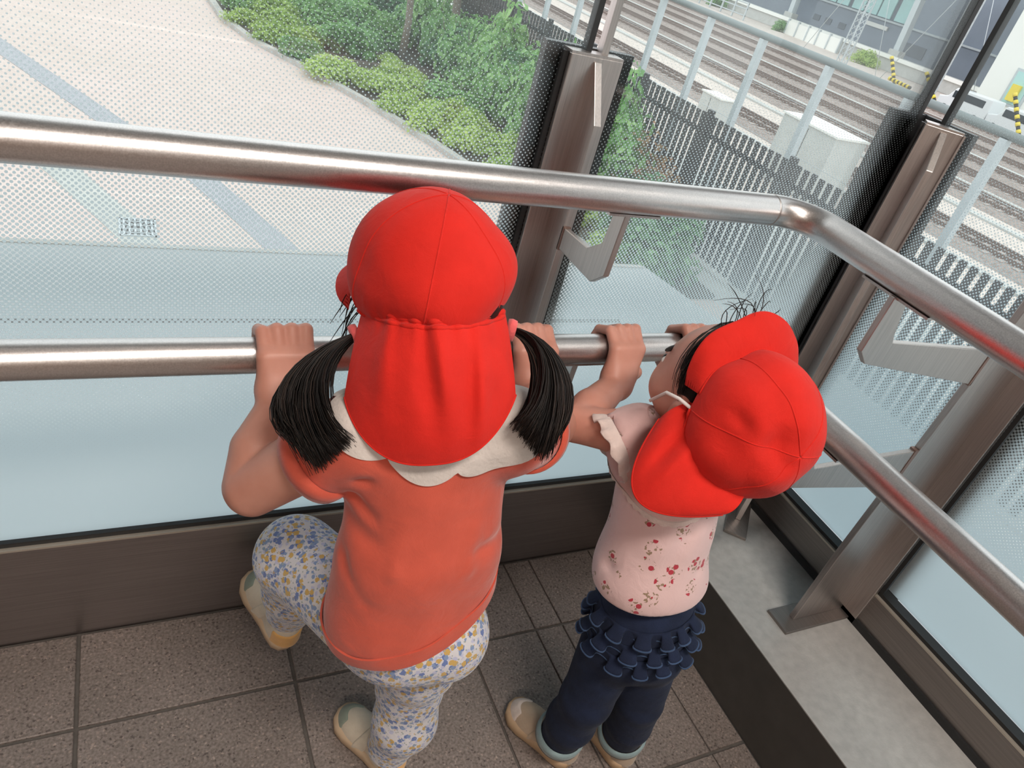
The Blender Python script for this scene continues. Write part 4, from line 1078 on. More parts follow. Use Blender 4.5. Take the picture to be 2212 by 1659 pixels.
def sheet(name, P, thick, nrm, mat, parent, nu, nv):
    """a cloth sheet of some thickness from a function of (u, v)"""
    A = [[P(-1 + 2*j/(nu-1), i/(nv-1)) for j in range(nu)] for i in range(nv)]
    n = np.asarray(nrm, float)*thick
    B = [[p - n for p in row] for row in A]
    m = MB(); m.grid(A); m.grid([r[::-1] for r in B])
    m.grid([A[-1], B[-1]]); m.grid([[r[0] for r in B], [r[0] for r in A]]); m.grid([[r[-1] for r in A], [r[-1] for r in B]])
    return m.build(name, mat, parent)
def strands(name, roots, paths, r0, parent, mat='hair_black', seg=4):
    m = MB()
    for path in paths:
        n = len(path); m.tube(path, [r0*(1.0 if i < n*0.6 else 1.0-0.8*(i-n*0.6)/(n*0.4)) for i in range(n)], seg)
    return m.build(name, mat, parent)
def ring_band(f, c, M, n, h0, h1, off, thick, name, mat, parent, wav=0.0, wn=0, taper=0.0, phase=0.0):
    """band of cloth that follows the outline of a field in the plane (M[:,0], M[:,1]) at c, from height h0 to h1 along M[:,2]"""
    th = np.arange(n)*2*math.pi/n; d = np.cos(th)[:, None]*M[:, 0] + np.sin(th)[:, None]*M[:, 1]
    rows_o, rows_i = [], []; K = 5
    for k in range(K):
        h = h0 + (h1-h0)*k/(K-1); cc = np.asarray(c) + M[:, 2]*h
        r = ray_out(f, cc, d)
        q = k/(K-1)
        edge = off + taper*q + wav*q*np.sin(th*wn + phase)
        rows_o.append([cc + d[i]*(r[i] + edge[i] + thick) for i in range(n)]); rows_i.append([cc + d[i]*(r[i] + edge[i]) for i in range(n)])
    m = MB(); m.grid(rows_o, close=True); m.grid([r[::-1] for r in rows_i], close=True)
    m.grid([rows_i[0], rows_o[0]], close=True); m.grid([rows_o[-1], rows_i[-1]], close=True)
    return m.build(name, mat, parent)
def shoe(parent, heel, toe, up, length, mats, labels):
    """child's trainer built from its own sole, upper, toe cap, heel panel, tongue and strap"""
    heel = np.asarray(heel, float); toe = np.asarray(toe, float); f = nrmz(toe-heel); u = np.asarray(up, float); u = nrmz(u - f*np.dot(u, f)); r = np.cross(f, u)
    L_ = length
    def W(p): return heel + r*p[0] + f*p[1] + u*p[2]
    prof = [(-0.004, 0.0), (-0.016, 0.004), (-0.023, 0.014), (-0.0245, 0.030), (-0.024, 0.050), (-0.026, 0.072), (-0.0285, 0.092), (-0.027, 0.110), (-0.019, 0.124), (-0.006, 0.130), (0.008, 0.129), (0.019, 0.122), (0.0255, 0.108), (0.0265, 0.090), (0.0240, 0.070), (0.0225, 0.050), (0.0235, 0.030), (0.022, 0.014), (0.015, 0.004)]
    k = L_/0.130; prof = [(x*k, y*k) for x, y in prof]
    def ring(off, z, lift=0.0): return [W((x*(1+off/abs(0.026*k)), y + (y-0.065*k)*off*14, z + lift*max(0, (y/(0.13*k)-0.75))**2*0.3)) for x, y in prof]
    m = MB(); rr = [ring(-0.001, 0.0, 0.25), ring(0.0015, 0.004, 0.25), ring(0.0020, 0.012, 0.2), ring(0.0012, 0.019, 0.2), ring(-0.003, 0.0205, 0.2)]
    m.grid(rr, close=True); nn = len(prof); m.add(rr[0], [tuple(range(nn-1, -1, -1))]); m.add(rr[-1], [tuple(range(nn))])
    Ml = np.stack([r, f, u], 1)
    g = lambda x, y, z: tuple(W((x*k, y*k, z*k)))
    up_f = field([('e', g(0, 0.085, 0.016), (0.0268*k, 0.043*k, 0.026*k), 0.01, Ml), ('e', g(0, 0.030, 0.022), (0.0245*k, 0.033*k, 0.030*k), 0.012, Ml), ('c', g(0, 0.075, 0.026), g(0, 0.040, 0.044), 0.017*k, 0.019*k, 0.012), ('e', g(0, 0.024, 0.045), (0.0225*k, 0.0235*k, 0.020*k), 0.010, Ml)])
    hole = field([('e', g(0, 0.030, 0.062), (0.0185*k, 0.0225*k, 0.026*k), 0.004, Ml)])
    plane = lambda P: -((P - heel.astype(np.float32)) @ u.astype(np.float32) - 0.012*k)
    base = lambda P: smax(smax(up_f(P), -hole(P), 0.004), plane(P), 0.002)
    pts = np.array([W((sx*0.034*k, sy, sz)) for sx in (-1, 1) for sy in (-0.008, 0.138*k) for sz in (0.0, 0.072*k)])
    lo, hi = pts.min(0)-0.006, pts.max(0)+0.006
    o = soft('shoe', base, lo, hi, 0.0024, mats['upper'], parent)
    if labels: o['label'] = labels
    m.build('sole', mats['sole'], o)
    def zone(name, fn, grow, mat):
        g_ = lambda P: smax(base(P) - grow, fn(P), 0.001)
        return soft(name, g_, lo, hi, 0.0024, mat, o)
    ly = lambda P: (P - heel.astype(np.float32)) @ f.astype(np.float32)
    lz = lambda P: (P - heel.astype(np.float32)) @ u.astype(np.float32)
    lx = lambda P: (P - heel.astype(np.float32)) @ r.astype(np.float32)
    zone('toe_cap', lambda P: np.maximum(0.098*k - ly(P) + 0.25*np.abs(lx(P)), lz(P)-0.036*k), 0.0016, mats['toe'])
    zone('heel_panel', lambda P: np.maximum(ly(P) - 0.022*k, lz(P)-0.050*k), 0.0016, mats['heel'])
    zone('strap', lambda P: np.maximum(np.abs(ly(P) + 0.3*(lz(P)-0.03*k) - 0.062*k) - 0.010*k, 0.012*k - lz(P)), 0.0022, mats['strap'])
    return o
# ================================================================== the taller child
def cut_sleeve(S, d, t_end, r0, r1, ln=0.09):
    S = np.asarray(S, np.float32); d = nrmz(d).astype(np.float32)
    def f(P):
        v = sd_cap(P, S, S + d*ln, r0, r1)
        v = smax(v, (P - S) @ d - t_end, 0.004)
        hole = np.maximum(sd_cap(P, S + d*(t_end-0.012), S + d*(t_end+0.05), r1-0.006, r1-0.006), (t_end-0.012) - (P - S) @ d)
        return smax(v, -hole, 0.002)
    return f
def ring_cuff(name, S, d, t0, t1, ra, rb, thick, mat, parent):
    S = np.asarray(S, float); d = nrmz(d); x = nrmz(np.cross(d, (0, 0, 1))); y = np.cross(d, x); n = 40; rows = []
    for (t, r) in ((t0, ra), (t0, ra+thick), ((t0+t1)/2, (ra+rb)/2+thick*1.25), (t1, rb+thick), (t1, rb), (t0+0.002, ra-0.0005)):
        rows.append([S + d*t + (x*math.cos(2*math.pi*k/n) + y*math.sin(2*math.pi*k/n))*r for k in range(n)])
    return MB().grid(rows + [rows[0]], close=True).build(name, mat, parent)

def child_one():
    T = thing('person', (0.29, 0.52, 0.0), 'taller child in a coral top and floral leggings, red cap, one foot raised', 'person', 'children at the handrail')
    fr = frame((0.256, 0.590, 0.779), (-0.12, 0.98, -0.12), (0.0, 0.1, 1))
    shL, elL, wrL = (0.176, 0.530, 0.640), (0.103, 0.573, 0.543), (0.137, 0.637, 0.605)
    shR, elR, wrR = (0.350, 0.502, 0.655), (0.430, 0.566, 0.606), (0.440, 0.637, 0.607)
    hipS, knS, anS = (0.303, 0.506, 0.36), (0.316, 0.522, 0.205), (0.310, 0.520, 0.055)
    hipU, knU, anU = (0.250, 0.515, 0.36), (0.180, 0.660, 0.328), (0.193, 0.714, 0.148)
    pr = head_prims(fr, 1.0, -0.016, -0.016)
    pr += [('c', (0.259, 0.568, 0.735), (0.262, 0.540, 0.655), 0.030, 0.036, 0.02),
           ('e', (0.264, 0.526, 0.60), (0.076, 0.050, 0.075), 0.03), ('e', (0.269, 0.507, 0.47), (0.076, 0.060, 0.09), 0.03), ('e', (0.283, 0.505, 0.37), (0.072, 0.058, 0.058), 0.03),
           ('c', (0.20, 0.532, 0.648), (0.33, 0.508, 0.660), 0.034, 0.034, 0.025),
           ('c', shL, elL, 0.0330, 0.0290, 0.015), ('c', (0.101, 0.578, 0.541), (0.112, 0.598, 0.572), 0.0275, 0.0300, 0.0012), ('c', (0.112, 0.598, 0.572), wrL, 0.0300, 0.0205, 0.0012),
           ('c', shR, elR, 0.0335, 0.0300, 0.015), ('c', elR, (0.434, 0.596, 0.606), 0.0290, 0.0295, 0.0035), ('c', (0.434, 0.596, 0.606), wrR, 0.0295, 0.0205, 0.006)]
    pr += hand_prims(0.142, 1, wrL) + hand_prims(0.440, -1, wrR)
    pr += [('c', hipS, knS, 0.054, 0.042, 0.02), ('c', knS, anS, 0.040, 0.027, 0.015), ('c', anS, (0.295, 0.548, 0.024), 0.019, 0.010, 0.006),
           ('c', hipU, knU, 0.052, 0.044, 0.02), ('c', knU, anU, 0.042, 0.027, 0.015), ('c', anU, (0.186, 0.750, 0.104), 0.019, 0.010, 0.006)]
    soft('body', field(pr), (0.05, 0.42, 0.0), (0.50, 0.84, 0.875), 0.0024, 'skin', T)
    face_parts(fr, T)
    # hair lying on the head
    M = fr[1].astype(np.float32); c0 = fr[0].astype(np.float32)
    hf = field([('e', loc(fr, (0, -0.006, 0.006)), (0.0695, 0.0755, 0.0735), 0.02, fr[1])])
    def hair_f(P):
        q = (P - c0) @ M
        return smax(smax(hf(P), q[:, 1] - 0.030 - 0.55*q[:, 2], 0.006), -0.052 - q[:, 2], 0.006)
    hair = soft('hair', hair_f, (0.17, 0.49, 0.70), (0.345, 0.69, 0.87), 0.003, 'hair_black', T)
    r = np.random.RandomState(5)
    def tail(root, ctrl, ends, n, spread):
        paths = []
        root = np.array(root); E = [np.array(e) for e in ends]; dep_ = nrmz((-0.4545, -0.7079, 0.5407))
        for i in range(n):
            a = r.beta(1.1, 1.1); rad = math.sqrt(r.uniform()); ang = r.uniform(0, 6.28)
            off = np.array((math.cos(ang), 0.0, math.sin(ang)))*rad*spread*0.5 + dep_*rad*math.sin(ang*1.7)*spread
            low = (E[2]-E[0]*0.5-E[1]*0.5)*(1-abs(2*a-1))
            e = E[0]*(1-a) + E[1]*a + low*r.uniform(0.55, 1.2) + off*0.8 + r.normal(size=3)*0.0016
            side = (E[0]*(1-a) + E[1]*a) - (E[0]+E[1])*0.5
            c = [root + off*0.35]
            for k, p in enumerate(ctrl): c.append(np.array(p) + off*(0.8+0.2*k) + side*(0.18, 0.55, 0.9)[k])
            paths.append(bez(c + [e], 12))
        return paths
    pl = tail((0.1908, 0.5843, 0.7215), [(0.1667, 0.5821, 0.7076), (0.1285, 0.5749, 0.6882), (0.1261, 0.5409, 0.6603)], [(0.1230, 0.5328, 0.6507), (0.1698, 0.4930, 0.6676), (0.1443, 0.4925, 0.6417)], 1700, 0.015)
    strands('pigtail', None, pl, 0.00062, hair, seg=3)
    pr_ = tail((0.3224, 0.5364, 0.7565), [(0.3439, 0.5268, 0.7582), (0.3698, 0.5011, 0.7426), (0.3564, 0.4672, 0.7073)], [(0.3126, 0.4629, 0.7001), (0.3585, 0.4564, 0.6931), (0.3379, 0.4396, 0.6778)], 1500, 0.014)
    strands('pigtail', None, pr_, 0.00062, hair, seg=3)
    for p, q in (((0.3209, 0.5374, 0.7564), (0.3284, 0.5337, 0.7561)), ((0.1924, 0.5839, 0.7223), (0.1855, 0.5832, 0.7192))):
        MB().tube([p, tuple((np.array(p)+np.array(q))/2), q], [0.0105, 0.0115, 0.0105], 14).build('hair_tie', 'hair_tie_pink', hair)
    # loose wisps in front of the left ear
    wp = []
    for i in range(13):
        a = r.uniform(0, 1); s0 = np.array((0.1954, 0.6300, 0.7574))*(1-a) + np.array((0.1954, 0.6032, 0.7317))*a
        wp.append(bez([s0, s0 + np.array((-0.006, 0.004, -0.012)) + r.normal(size=3)*0.003, s0 + np.array((-0.012, 0.004, -0.028 - 0.02*r.uniform())) + r.normal(size=3)*0.006], 7))
    strands('hair_wisps', None, wp, 0.0005, hair)
    # cap
    CC = np.array((0.256, 0.588, 0.789))
    def dent(p, th, ph):
        n = nrmz(p - CC); x = np.dot(p-CC, (0.84, -0.54, 0)); z = p[2]-CC[2]
        return n*(0.0030*math.sin(x*60+z*45)*math.exp(-((z+0.012)/0.030)**2) + 0.0020*math.sin(x*38-z*70+1.0) - 0.0022*math.exp(-((x-0.040)/0.012)**2 - ((z-0.005)/0.03)**2)) + np.array((0.0, 0.0, 0.0))
    cap = cap_parts(T, CC, (-0.014, -0.03, 1.0), (-0.10, 0.99, 0.0), 0.0775, 0.0765, 'cap_red', dent, True, 0.043, 64, 0.52)
    Lc = ((0.1940, 0.5903, 0.7523), (0.1700, 0.5308, 0.6894), (0.1645, 0.4998, 0.6441)); Mc = ((0.2302, 0.5140, 0.7827), (0.2245, 0.4649, 0.7285), (0.2344, 0.4569, 0.6635)); Rc = ((0.3137, 0.5386, 0.7779), (0.3163, 0.4819, 0.7206), (0.3174, 0.4597, 0.6740))
    toward = nrmz((-0.4545, -0.7079, 0.5407))
    def flap(u, v):
        ve = v*(1 - 0.44*abs(u)**2.9)
        l, m_, q = (quad3(c[0], c[1], c[2], ve, 0.55) for c in (Lc, Mc, Rc))
        p = l*(u*(u-1)/2) + m_*(1-u*u) + q*(u*(u+1)/2)
        g = math.exp(-v*9)
        fold = 0.0062*math.exp(-((u-0.10-0.10*v)/0.10)**2)*math.exp(-((v-0.25)/0.35)**2) - 0.0065*math.exp(-((u+0.12-0.25*v)/0.14)**2)*math.exp(-((v-0.45)/0.3)**2) + 0.0062*math.exp(-((u-0.62+0.05*v)/0.09)**2)*math.exp(-((v-0.55)/0.35)**2) - 0.0055*math.exp(-((u-0.42)/0.11)**2)*math.exp(-((v-0.5)/0.35)**2) + 0.0045*math.exp(-((u+0.55)/0.13)**2)*math.exp(-((v-0.35)/0.3)**2)
        return p + toward*(fold + 0.0022*g*math.sin(u*21) + 0.0016*g*math.sin(u*34+1))
    fl = sheet('neck_flap', flap, 0.0022, toward, 'cap_red', cap, 81, 61)
    MB().tube([flap(-1 + 2*j/80, 1.0)*1.0 - toward*0.001 for j in range(81)], 0.0013, 6).build('flap_hem', 'cap_red', fl)
    for v_, r0, k_ in ((0.020, 0.0021, 27.0), (0.062, 0.0017, 31.0)):
        MB().tube([flap(-0.97 + 1.94*j/200, v_) - toward*0.0006 for j in range(201)], [r0 + 0.0011*abs(math.sin(j/200*k_)) for j in range(201)], 7).build('gather', 'cap_red', fl)
    # coral top
    torso = field([('e', (0.265, 0.523, 0.605), (0.087, 0.060, 0.080), 0.02), ('e', (0.269, 0.505, 0.48), (0.094, 0.073, 0.125), 0.04), ('e', (0.274, 0.502, 0.40), (0.099, 0.079, 0.085), 0.03), ('c', (0.197, 0.532, 0.645), (0.333, 0.507, 0.659), 0.040, 0.040, 0.03)])
    dL = np.array(elL)-np.array(shL); dR = np.array(elR)-np.array(shR)
    sL = cut_sleeve((0.188, 0.528, 0.642), dL, 0.058, 0.040, 0.0415); sR = cut_sleeve((0.342, 0.502, 0.652), dR, 0.050, 0.041, 0.0425)
    w1, w2 = wobble(3, 9, 18, 60), wobble(4, 8, 40, 95)
    CR = [((0.1981, 0.4697, 0.5499), (0.1722, 0.5218, 0.5593), 0.0050, 0.011), ((0.2202, 0.4511, 0.5256), (0.2312, 0.4691, 0.5768), -0.0036, 0.008), ((0.1843, 0.5114, 0.5928), (0.1978, 0.4823, 0.5754), 0.0042, 0.009), ((0.2992, 0.4603, 0.5670), (0.2973, 0.4430, 0.5242), -0.0036, 0.009), ((0.1809, 0.4946, 0.5125), (0.2071, 0.4648, 0.4770), 0.0046, 0.010), ((0.3478, 0.4725, 0.5313), (0.3023, 0.4524, 0.5407), 0.0050, 0.010), ((0.1683, 0.5152, 0.6214), (0.1884, 0.4876, 0.6206), 0.0042, 0.008)]
    def creases(P):
        v = 0
        for a, b, amp, w in CR: v = v + amp*np.exp(-(np.maximum(sd_cap(P, a, b, 0, 0), 0)/w)**2)
        return v
    def top_f(P):
        d = smin(torso(P), sL(P), 0.018); d = smin(d, sR(P), 0.018)
        d = d + 0.0034*w1(P) + 0.0016*w2(P) + creases(P)
        return smax(d, -(P[:, 2] - 0.415 - 0.47*(P[:, 0]-0.27))/1.1, 0.003)
    top = soft('coral_top', top_f, (0.08, 0.41, 0.35), (0.46, 0.63, 0.71), 0.0026, 'coral', T)
    ring_cuff('sleeve_cuff', (0.188, 0.528, 0.642), dL, 0.043, 0.0605, 0.0412, 0.0420, 0.0034, 'coral', top)
    ring_cuff('sleeve_cuff', (0.342, 0.502, 0.652), dR, 0.036, 0.0525, 0.0422, 0.0430, 0.0034, 'coral', top)
    n = nrmz((-0.47, 0, 1)); Mh = np.stack([nrmz((1, 0, 0.47)), np.array((0, 1, 0)), n], 1).astype(np.float32)
    tf = lambda P: torso(P) + 0.0026*w1(P) + 0.0014*w2(P)
    ring_band(tf, (0.275, 0.502, 0.4165), Mh, 110, 0.0, 0.019, 0.0002, 0.0024, 'hem', 'coral', top, 0.0012, 7)
    # scalloped white collar resting on the shoulders
    full = lambda P: smin(smin(torso(P), sL(P), 0.018), sR(P), 0.018)
    NT, NR = 160, 14; cc = np.array((0.262, 0.530, 0.660)); G = []
    for j in range(NT):
        th = 2*math.pi*j/NT; back = max(0.0, -math.sin(th)); sc = 1 - 0.20*(1-abs(math.cos(th*3.5+0.55))**0.6)
        # walk from the neck outwards and down along the shoulder surface
        d0 = np.array((math.cos(th)*1.0, math.sin(th)*0.85, 0.62)); d1 = np.array((math.cos(th)*1.0, math.sin(th)*0.9, 0.25 + 0.15*math.cos(th) - 0.66*back**1.5))
        dirs = np.array([nrmz(d0 + (d1-d0)*(i/(NR-1))*sc*1.0) for i in range(NR)])
        r_ = ray_out(full, cc, dirs, 0.16, 50)
        G.append([cc + dirs[i]*(r_[i] + 0.0032 + 0.0007*math.sin(i*3.9)) for i in range(NR)])
    G = [[G[j][i] for j in range(NT)] for i in range(NR)]
    G2 = [[cc + (p-cc)*0.955 for p in row] for row in G]
    m = MB().grid(G, close=True); m.grid([G[-1], G2[-1]], close=True); m.grid([G2[0], G[0]], close=True)
    m.build('collar', 'collar_white', top)
    # floral leggings
    wl = wobble(9, 8, 30, 80)
    leg = field([('e', (0.285, 0.503, 0.372), (0.080, 0.068, 0.060), 0.03), ('e', (0.318, 0.470, 0.362), (0.046, 0.046, 0.050), 0.03), ('e', (0.258, 0.482, 0.365), (0.044, 0.046, 0.050), 0.03),
                 ('c', hipS, (0.313, 0.513, 0.265), 0.060, 0.049, 0.02), ('c', (0.313, 0.513, 0.265), knS, 0.049, 0.044, 0.02), ('c', knS, (0.318, 0.512, 0.13), 0.043, 0.043, 0.015), ('c', (0.318, 0.512, 0.13), anS, 0.043, 0.034, 0.015),
                 ('c', hipU, knU, 0.060, 0.052, 0.02), ('c', knU, (0.190, 0.680, 0.24), 0.051, 0.043, 0.015), ('c', (0.190, 0.680, 0.24), anU, 0.043, 0.033, 0.015)])
    aS = np.array(anS, np.float32); dS = nrmz(np.array(anS)-np.array((0.318, 0.512, 0.13))).astype(np.float32)
    aU = np.array(anU, np.float32); dU = nrmz(np.array(anU)-np.array((0.190, 0.680, 0.24))).astype(np.float32)
    def leg_f(P):
        d = leg(P) + 0.0022*wl(P)
        d = smax(d, np.where(P[:, 1] > 0.62, (P-aU) @ dU - 0.012, (P-aS) @ dS - 0.010), 0.004)
        return np.maximum(d, P[:, 2]-0.47)
    soft('floral_leggings', leg_f, (0.10, 0.40, 0.02), (0.40, 0.78, 0.48), 0.0028, 'floral', T)
    for a, b in ((anS, (0.306, 0.528, 0.040)), (anU, (0.189, 0.727, 0.118))):
        MB().tube([a, b], [0.0275, 0.026], 18).build('sock', 'sock_pink', T)
    mats = dict(upper='shoe_cream', sole='sole_beige', toe='shoe_grey_green', heel='shoe_orange', strap='shoe_cream')
    shoe(T, (0.324, 0.497, 0.001), (0.266, 0.610, 0.001), (0, 0, 1), 0.130, mats, 'cream trainer with a grey-green toe, flat on the floor')
    shoe(T, (0.196, 0.700, 0.072), (0.150, 0.829, 0.112), (0, -0.2, 1), 0.132, mats, 'cream trainer with its toe pressed to the kick plate')
child_one()
# ================================================================== the smaller child
def child_two():
    T = thing('person', (0.61, 0.45, 0.0), 'smaller child in a pink berry-print blouse and navy ruffled trousers, red cap slipped back', 'person', 'children at the handrail')
    fr = frame((0.590, 0.500, 0.700), (-0.26, 0.95, 0.17), (-0.1, -0.2, 0.98))
    S = 0.95
    shL, elL, wrL = (0.518, 0.535, 0.610), (0.478, 0.580, 0.592), (0.566, 0.637, 0.606)
    shR, elR, wrR = (0.646, 0.480, 0.600), (0.706, 0.540, 0.560), (0.705, 0.637, 0.606)
    hipL, knL, anL = (0.562, 0.447, 0.305), (0.555, 0.440, 0.195), (0.567, 0.462, 0.060)
    hipR, knR, anR = (0.618, 0.432, 0.305), (0.634, 0.417, 0.195), (0.668, 0.436, 0.060)
    pr = head_prims(fr, S, 0.002, 0.0)
    pr += [('c', (0.588, 0.492, 0.655), (0.582, 0.500, 0.600), 0.028, 0.033, 0.02),
           ('e', (0.579, 0.498, 0.56), (0.060, 0.043, 0.065), 0.03), ('e', (0.584, 0.470, 0.46), (0.062, 0.052, 0.08), 0.03), ('e', (0.590, 0.442, 0.325), (0.060, 0.050, 0.055), 0.03),
           ('c', shL, shR, 0.027, 0.027, 0.025),
           ('c', shL, elL, 0.0265, 0.0235, 0.012), ('c', elL, (0.508, 0.600, 0.598), 0.0230, 0.0240, 0.003), ('c', (0.508, 0.600, 0.598), wrL, 0.0240, 0.0180, 0.006),
           ('c', shR, elR, 0.0265, 0.0235, 0.012), ('c', elR, wrR, 0.0235, 0.0180, 0.004)]
    pr += hand_prims(0.577, 1, wrL, 0.90) + hand_prims(0.703, -1, wrR, 0.90)
    pr += [('c', hipL, knL, 0.030, 0.025, 0.01), ('c', knL, anL, 0.025, 0.020, 0.01), ('c', anL, (0.560, 0.495, 0.024), 0.016, 0.010, 0.006),
           ('c', hipR, knR, 0.030, 0.025, 0.01), ('c', knR, anR, 0.025, 0.020, 0.01), ('c', anR, (0.668, 0.470, 0.024), 0.016, 0.010, 0.006)]
    soft('body', field(pr), (0.44, 0.36, 0.0), (0.76, 0.74, 0.80), 0.0023, 'skin', T)
    face_parts(fr, T, S)
    M = fr[1].astype(np.float32); c0 = fr[0].astype(np.float32)
    hf = field([('e', loc(fr, (0, -0.006, 0.006)), (0.0695*S, 0.0775*S, 0.0755*S), 0.02, fr[1])])
    wn = wobble(21, 8, 90, 240)
    def hair_f(P):
        q = (P - c0) @ M
        d = hf(P) + 0.0010*wn(P)
        d = smax(d, q[:, 1] - 0.012 - 0.34*np.maximum(q[:, 2], -0.02) + 0.9*np.maximum(0, 0.030-np.abs(q[:, 0]))*0, 0.005)
        ear = sd_ell(P, loc(fr, (-0.068, -0.004, -0.012)), (0.014, 0.020, 0.026), fr[1])
        cp = (P - A3(0.585, 0.435, 0.699)) @ A3(-0.03, -0.974, 0.222) + 0.030
        return smax(smax(smax(d, -ear, 0.004), -0.046 - q[:, 2], 0.006), cp, 0.004)
    hair = soft('hair', hair_f, (0.50, 0.40, 0.62), (0.68, 0.60, 0.79), 0.0026, 'hair_black', T)
    r = np.random.RandomState(8); W = []
    rad_ = np.array((0.0695, 0.0775, 0.0755))*S
    def on_head(d, k=1.025):
        d = np.asarray(d, float); return loc(fr, np.array((0, -0.006, 0.006)) + d/np.linalg.norm(d/rad_)*k)
    for i in range(190):                     # thin hair combed from the crown over the temple
        d0 = np.array((r.uniform(-0.5, 0.8), r.uniform(0.22, 0.62), 1.0)); d1 = np.array((-1.0, r.uniform(0.0, 0.40), r.uniform(-0.15, 0.55)))
        e = r.uniform(0.45, 1.0)
        W.append([on_head(d0*(1-t*e) + d1*t*e, 1.02 + 0.02*math.sin(t*3.1) + 0.004*r.normal()) for t in np.linspace(0, 1, 10)])
    for i in range(16):                      # fly-away hairs
        x = r.uniform(-0.03, 0.035)
        p0 = loc(fr, (x, 0.020, 0.070)); p1 = loc(fr, (x + r.normal()*0.02, 0.030 + r.normal()*0.012, 0.100 + r.uniform(0, 0.012))); p2 = loc(fr, (x + r.normal()*0.03, 0.040 + r.normal()*0.02, 0.100 + r.uniform(-0.02, 0.012)))
        W.append(bez([p0, p1, p2], 10))
    strands('hair_strands', None, W, 0.00055, hair, seg=3)
    MB().tube([(0.5181, 0.5195, 0.6713), (0.5123, 0.4960, 0.7004), (0.5147, 0.4773, 0.7057), (0.5215, 0.4577, 0.7043)], 0.0021, 8).build('cap_elastic', 'elastic_white', T)
    # cap pushed to the back of the head
    CC = np.array((0.585, 0.432, 0.700)); ax = nrmz((-0.03, -0.965, 0.22)); bd = nrmz((0.16, 0.03, 0.985))
    crease = [np.array(p) for p in ((0.5557, 0.3702, 0.7294), (0.5360, 0.3815, 0.7276), (0.5264, 0.3805, 0.6997))]
    c2 = [np.array(p) for p in ((0.5743, 0.4195, 0.7818), (0.5700, 0.3930, 0.7620), (0.5559, 0.3729, 0.7330))]
    def dent(p, th, ph):
        n = nrmz(p - CC); v = 0.0
        for q, amp, w in ((crease[0], -0.0120, 0.018), (crease[1], 0.0050, 0.014), (c2[1], 0.0045, 0.016), (np.array((0.5762, 0.3782, 0.7385)), 0.0050, 0.016), (np.array((0.5144, 0.4010, 0.7073)), -0.0045, 0.018), (np.array((0.5572, 0.3684, 0.6821)), 0.0040, 0.016)):
            v += amp*math.exp(-(np.linalg.norm(p-q)/w)**2)
        a_, b_ = np.array((0.5205, 0.4063, 0.7378)), np.array((0.5706, 0.3627, 0.7043)); h = max(0, min(1, np.dot(p-a_, b_-a_)/np.dot(b_-a_, b_-a_))); v -= 0.0055*math.exp(-(np.linalg.norm(p-a_-(b_-a_)*h)/0.010)**2)
        return n*(v + 0.0014*math.sin(p[0]*95 + p[2]*60))
    cap = cap_parts(T, CC, ax, bd, 0.0755, 0.072, 'cap_red', dent, True, 0.038, 76, 0.36)
    Ui = ((0.5320, 0.4724, 0.7046), (0.5236, 0.4222, 0.6725), (0.5636, 0.3844, 0.6492)); Uo = ((0.5045, 0.4820, 0.6755), (0.4640, 0.4275, 0.6163), (0.5420, 0.3802, 0.6256)); Um = ((0.5133, 0.4770, 0.6948), (0.4864, 0.4199, 0.6436), (0.5515, 0.3770, 0.6368))
    toward = nrmz((-0.4545, -0.7079, 0.5407))
    def flap(u, v):
        a, b, c = (quad3(Ui[k], Um[k], Uo[k], v, 0.5) for k in range(3))
        p = a*(u*(u-1)/2) + b*(1-u*u) + c*(u*(u+1)/2)
        fold = -0.0070*math.exp(-((u+0.55-0.3*v)/0.16)**2)*math.exp(-((v-0.35)/0.3)**2) + 0.0050*math.exp(-((u+0.25-0.2*v)/0.18)**2)*math.exp(-((v-0.4)/0.35)**2) - 0.004*math.exp(-((u-0.3)/0.25)**2)*math.exp(-(v/0.25)**2)
        return p + toward*(fold + 0.0018*math.exp(-v*8)*math.sin(u*19))
    fl = sheet('neck_flap', flap, 0.0022, toward, 'cap_red', cap, 61, 41)
    MB().tube([flap(-1 + 2*j/60, 1.0) - toward*0.001 for j in range(61)], 0.0013, 6).build('flap_hem', 'cap_red', fl)
    MB().tube([flap(-0.97 + 1.94*j/160, 0.03) - toward*0.0006 for j in range(161)], [0.0018 + 0.0010*abs(math.sin(j/160*24)) for j in range(161)], 7).build('gather', 'cap_red', fl)
    # blouse
    torso = field([('e', (0.579, 0.499, 0.570), (0.066, 0.050, 0.066), 0.02), ('e', (0.578, 0.474, 0.490), (0.071, 0.060, 0.090), 0.04), ('e', (0.578, 0.457, 0.435), (0.077, 0.066, 0.055), 0.03), ('c', (0.528, 0.527, 0.605), (0.636, 0.485, 0.602), 0.031, 0.031, 0.03)])
    dL = np.array((-0.80, 0.10, -0.50)); dR = np.array(elR)-np.array(shR)
    sL = cut_sleeve((0.535, 0.528, 0.612), dL, 0.034, 0.036, 0.042); sR = cut_sleeve((0.632, 0.487, 0.603), dR, 0.030, 0.033, 0.037)
    w1, w2 = wobble(13, 9, 22, 70), wobble(14, 8, 50, 110)
    n = nrmz((-0.16, 0.10, 1.0))
    CR = [((0.4917, 0.4599, 0.5249), (0.5232, 0.4134, 0.4905), 0.0040, 0.010), ((0.5166, 0.4319, 0.5646), (0.4992, 0.4326, 0.5139), -0.0032, 0.010), ((0.5683, 0.4233, 0.5413), (0.5426, 0.4083, 0.5000), 0.0040, 0.010), ((0.4980, 0.4645, 0.4622), (0.5982, 0.4175, 0.4848), 0.0030, 0.008)]
